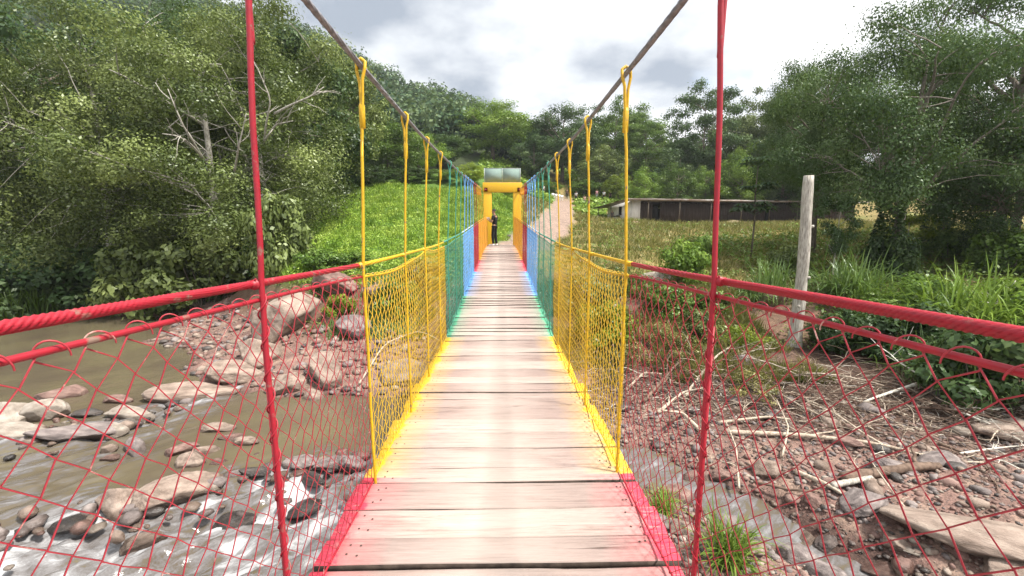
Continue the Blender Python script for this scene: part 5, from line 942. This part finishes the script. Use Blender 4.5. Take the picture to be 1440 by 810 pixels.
# ------------------------------------------------------------------ people
SKIN = mat('skin', .6, (.30, .17, .11))[0]
def skin_obj(name, J, E, Rr, mm, parent, root=0):
    me = bpy.data.meshes.new(name); me.from_pydata([tuple(j) for j in J], E, []); o = bpy.data.objects.new(name, me); COL.objects.link(o); o.parent = parent; me.materials.append(mm)
    s = o.modifiers.new('skin', 'SKIN'); s.use_smooth_shade = True; sv = me.skin_vertices[0].data if me.skin_vertices else None
    if sv is None: return o
    for i, rv in enumerate(Rr): sv[i].radius = rv if isinstance(rv, tuple) else (rv, rv); sv[i].use_root = (i == root)
    u = o.modifiers.new('sub', 'SUBSURF'); u.levels = 2; u.render_levels = 2; return o
def person(loc, rz, H, label, shirt, trousers, shoes, hair=(.012, .010, .009), pose='stand', detail=True, group=None, held=None):
    rt = empty('person', loc, rz); tag(rt, label, 'person', group); s = H / 1.75
    # local frame: faces +Y, x to its right
    hip, kn, an = .92, .50, .09
    sit = pose == 'sit'
    Lh, Rh = (-.10, 0, hip), (.10, 0, hip); off = .0
    legs = []
    for sx, st in ((-1, .06), (1, -.05)):
        if sit: legs.append([(sx * .10, 0, hip), (sx * .13, .42, hip - .02), (sx * .13, .44, an + .42 - .40), (sx * .13, .56, .04 + .0)])
        else: legs.append([(sx * .10, 0, hip), (sx * .11, .02 + st * .4, kn), (sx * .12, st * .6 - .02, an), (sx * .13, st * .6 + .14, .035)])
    dz = -.45 if sit else 0
    if sit:
        legs = [[(x_, y_, z_ + dz if k < 2 else (.09 if k == 2 else .035)) for k, (x_, y_, z_) in enumerate(l)] for l in legs]
    up = [(0, 0, .98 + dz), (0, -.01, 1.18 + dz), (0, -.01, 1.38 + dz), (0, .0, 1.47 + dz), (0, .02, 1.56 + dz), (0, .035, 1.66 + dz), (0, .03, 1.735 + dz)]
    if pose == 'hold': arms = [[(sx * .185, -.01, 1.40 + dz), (sx * .25, .03, 1.13 + dz), (sx * .14, .22, 1.24 + dz), (sx * .07, .28, 1.30 + dz)] for sx in (-1, 1)]
    else: arms = [[(sx * .185, -.01, 1.40 + dz), (sx * .24, -.02, 1.11 + dz), (sx * .23, .08, .86 + dz), (sx * .22, .11, .77 + dz)] for sx in (-1, 1)]
    J = list(up); E = [(i, i + 1) for i in range(6)]; Rr = [(.105, .075), (.115, .085), (.135, .088), .052, .062, (.075, .092), (.05, .06)]
    J.append((0, .125, 1.635 + dz)); E.append((5, 7)); Rr.append(.018)                                # nose
    for l in legs:
        b0 = len(J); J += l; E += [(0, b0), (b0, b0 + 1), (b0 + 1, b0 + 2), (b0 + 2, b0 + 3)]; Rr += [.066, .054, .040, .034]
    for a in arms:
        b0 = len(J); J += a; E += [(2, b0), (b0, b0 + 1), (b0 + 1, b0 + 2), (b0 + 2, b0 + 3)]; Rr += [.058, .042, .031, (.036, .02)]
        if detail:
            w_, h_ = np.array(a[2]), np.array(a[3]); d = h_ - w_; d /= np.linalg.norm(d); sd = np.cross(d, [0, 0, 1.0]); sd /= np.linalg.norm(sd) + 1e-9
            for k, (o_, l_) in enumerate(((-.03, .065), (-.01, .075), (.01, .07), (.03, .055))):
                p0 = h_ + sd * o_; p1 = p0 + d * l_ * .6 + np.array([0, 0, -.008]); p2 = p1 + d * l_ * .4 + np.array([0, 0, -.02]); n0 = len(J); J += [p0, p1, p2]; E += [(b0 + 3, n0), (n0, n0 + 1), (n0 + 1, n0 + 2)]; Rr += [.0095, .009, .008]
            sg = -1 if a[0][0] > 0 else 1; n0 = len(J); p0 = w_ + d * .05 + sd * .03 * sg; J += [p0, p0 + d * .04 + sd * .02 * sg]; E += [(b0 + 2, n0), (n0, n0 + 1)]; Rr += [.011, .009]
    sc = lambda Q: [tuple(np.array(q_) * s) for q_ in Q]; sr = lambda q_: [tuple(v * s for v in x_) if isinstance(x_, tuple) else x_ * s for x_ in q_]
    skin_obj('body', sc(J), E, sr(Rr), SKIN, rt)
    mk = lambda n_, c_: noisy('cloth_' + n_, tuple(x_ * .8 for x_ in c_), c_, 30, .9, .2, .004)
    TJ = [(0, 0, .93 + dz)] + up[1:4]; TE = [(0, 1), (1, 2), (2, 3)]; TR = [(.150, .112), (.152, .114), (.180, .118), .072]
    for a in arms: b0 = len(TJ); TJ = TJ + [a[0], tuple(np.array(a[0]) * .35 + np.array(a[1]) * .65)]; TE += [(2, b0), (b0, b0 + 1)]; TR += [.078, .066]
    skin_obj('shirt', sc(TJ), TE, sr(TR), mk('shirt', shirt), rt)
    PJ = [(0, 0, 1.0 + dz)]; PE = []; PR = [(.135, .10)]
    for l in legs: b0 = len(PJ); PJ += l[:3]; PE += [(0, b0), (b0, b0 + 1), (b0 + 1, b0 + 2)]; PR += [.088, .070, .056]
    skin_obj('trousers', sc(PJ), PE, sr(PR), mk('trousers', trousers), rt)
    for l in legs: a_, f_ = np.array(l[2]), np.array(l[3]); skin_obj('shoe', sc([a_ + [0, -.05, -.045], a_ + [0, .05, -.045], f_ + [0, .06, .005]]), [(0, 1), (1, 2)], sr([.046, .05, .036]), mk('shoe', shoes), rt)
    mb = MB(); k = (I2V[:, 2] > -.15) & (I2V[:, 1] < .75) | (I2V[:, 2] > .45); v = I2V * np.array([.088, .108, .095]) * s; mb.add(v + np.array([0, .018, 1.685 + dz]) * s, [f_ for f_ in I2F if all(k[i] for i in f_)]); mb.build('hair', mat('hair', .7, hair)[0], rt, local=True)
    return rt
p = PY(695.5, 342, 21.9); zp = float(deck_z(21.9)) + .005
person((p[0], 21.9, zp), R(72), 1.76, 'man in black t-shirt and black trousers standing inside the yellow gate', (.012, .012, .014), (.010, .010, .012), (.75, .74, .72), pose='hold').scale = (1.18, 1.12, 1.0)
mb = MB(); a = R(72); hx, hy = p[0] - math.sin(a) * .33, 21.9 + math.cos(a) * .33; mb.box((hx, hy, zp + 1.32), (.16, .09, .11)); mb.box((hx + .02, hy - .03, zp + 1.365), (.06, .05, .05))
o = mb.build('pale_bag', mat('pale_bag', .7, (.65, .62, .6))[0], smooth=False); tag(o, 'small pale object held at the chest by the man in black', 'bag')
FG = 'people standing on the far track'
for px, Yd, rz, l, sh, tr, po in [
    (849, 76, 2.6, 'tiny far person in white top and black trousers above the shed porch', (.7, .72, .75), (.015, .015, .02), 'stand'), (839, 77, 3.4, 'tiny far person in pink top left of the white topped one', (.5, .25, .28), (.2, .2, .24), 'stand'),
    (858, 76.5, 3.6, 'tiny far person in dark clothes nearest the shed porch', (.04, .035, .035), (.03, .03, .035), 'stand'), (822, 75, 3.1, 'tiny far person in pale pink sitting beside the track', (.55, .35, .3), (.2, .16, .14), 'sit'),
    (810, 76, 2.8, 'tiny far person in pale shirt behind the right yellow hanger', (.6, .6, .62), (.05, .05, .06), 'stand'), (764, 75, 3.2, 'tiny far person in pale top left of the white chairs', (.6, .6, .55), (.1, .1, .1), 'stand'), (797, 77, 3.0, 'tiny far person in brown right of the white chairs', (.12, .08, .06), (.03, .03, .03), 'stand')]:
    p = PY(px, 280, Yd); person((p[0], Yd, gz(p[0], Yd)), rz, 1.68, l, sh, tr, (.05, .05, .05), pose=po, detail=False, group=FG)
pc = mat('white_plastic', .4, (.8, .8, .8))[0]
mb = MB(); mb.box((0, 0, .43), (.44, .42, .03)); mb.box((0, -.21, .68), (.44, .03, .42)); [mb.box((sx * .19, sy * .18, .21), (.035, .035, .42)) for sx in (-1, 1) for sy in (-1, 1)]; [mb.box((sx * .215, 0, .62), (.03, .4, .03)) for sx in (-1, 1)]
ch = mb.build('plastic_chair', pc, smooth=False)
for k in range(4):
    o = ch if k == 0 else ch.copy()
    if k: COL.objects.link(o)
    p = PY(777.5 + k * 4.0, 285, 74); o.location = (p[0], 74, gz(p[0], 74)); o.rotation_euler = (0, 0, .15 * (k - 1.5)); tag(o, ['leftmost white plastic chair in the row at the top of the track', 'second white plastic chair from the left in the row on the track', 'third white plastic chair from the left in the row on the track', 'rightmost white plastic chair in the row at the top of the track'][k], 'chair', 'white chairs on the far track')

# motorcycle parked at the porch
p = PY(866, 310, 60); mc = empty('motorcycle', (p[0], 60.0, gz(p[0], 60.0)), R(8)); tag(mc, 'dark motorcycle parked beside the porch end of the shed', 'motorcycle')
BK = mat('motorcycle_black', .35, (.015, .015, .017))[0]; RB = mat('tyre_rubber', .9, (.012, .012, .012))[0]; CH = mat('chrome', .3, (.4, .4, .4), metal=.9)[0]
def ring(mb, c, R0, r0, n=22): a = np.linspace(0, 2 * math.pi, n + 1); mb.tube(np.c_[c[0] + R0 * np.cos(a), 0 * a + c[1], c[2] + R0 * np.sin(a)], r0, 8, caps=False)
for xw in (-.64, .64):
    mb = MB(); ring(mb, (xw, 0, .31), .26, .05); wo_ = mb.build('wheel', RB, mc, local=True); mb = MB(); ring(mb, (xw, 0, .31), .20, .015)
    for k in range(6): mb.tube([(xw, 0, .31), (xw + .2 * math.cos(k * 1.047), 0, .31 + .2 * math.sin(k * 1.047))], .008, 5)
    mb.build('rim', CH, wo_, local=True)
mb = MB(); mb.tube([(-.64, 0, .31), (-.2, 0, .40), (.2, 0, .36), (.45, 0, .78)], .035, 7); mb.tube([(-.64, .05, .31), (-.45, .05, .68), (.42, 0, .72)], .028, 7); mb.tube([(.64, .06, .31), (.44, .05, .92)], .025, 7); mb.tube([(.64, -.06, .31), (.44, -.05, .92)], .025, 7); mb.build('frame', BK, mc, local=True)
mb = MB(); mb.box((.02, 0, .45), (.36, .22, .28)); mb.tube([(.1, -.1, .33), (-.3, -.14, .3), (-.8, -.15, .38)], .04, 8); mb.build('engine', CH, mc, smooth=False, local=True)
mb = MB(); mb.add(I2V * [.26, .13, .13] + [.20, 0, .80], I2F); mb.build('fuel_tank', BK, mc, local=True)
mb = MB(); mb.add(I2V * [.36, .12, .07] + [-.32, 0, .77], I2F); mb.build('seat', RB, mc, local=True)
mb = MB(); mb.tube([(.34, -.33, 1.0), (.42, -.12, 1.0), (.42, .12, 1.0), (.34, .33, 1.0)], .018, 7); mb.build('handlebar', BK, mc, local=True)
mb = MB(); mb.add(I2V * [.09, .09, .09] + [.54, 0, .88], I2F); mb.build('headlight', CH, mc, local=True)
p = PY(860.5, 310, 61.2); person((p[0], 61.2, gz(p[0], 61.2)), 2.4, 1.7, 'tiny far person in white cap standing by the motorcycle', (.10, .09, .09), (.03, .03, .035), (.05, .05, .05), hair=(.75, .74, .7), detail=False)

# ------------------------------------------------------------------ air
m = bpy.data.materials.new('air'); m.use_nodes = True; nt = m.node_tree; nt.nodes.clear(); out = N(nt, 'ShaderNodeOutputMaterial'); pv = N(nt, 'ShaderNodeVolumePrincipled')
pv.inputs['Color'].default_value = (0.86, 0.92, 1.0, 1); pv.inputs['Density'].default_value = 0.0003; pv.inputs['Anisotropy'].default_value = 0.2; nt.links.new(pv.outputs[0], out.inputs['Volume'])
mb = MB(); mb.box((0, 222, 70), (900, 560, 150)); hz = mb.build('haze', m, smooth=False); tag(hz, kind='stuff')
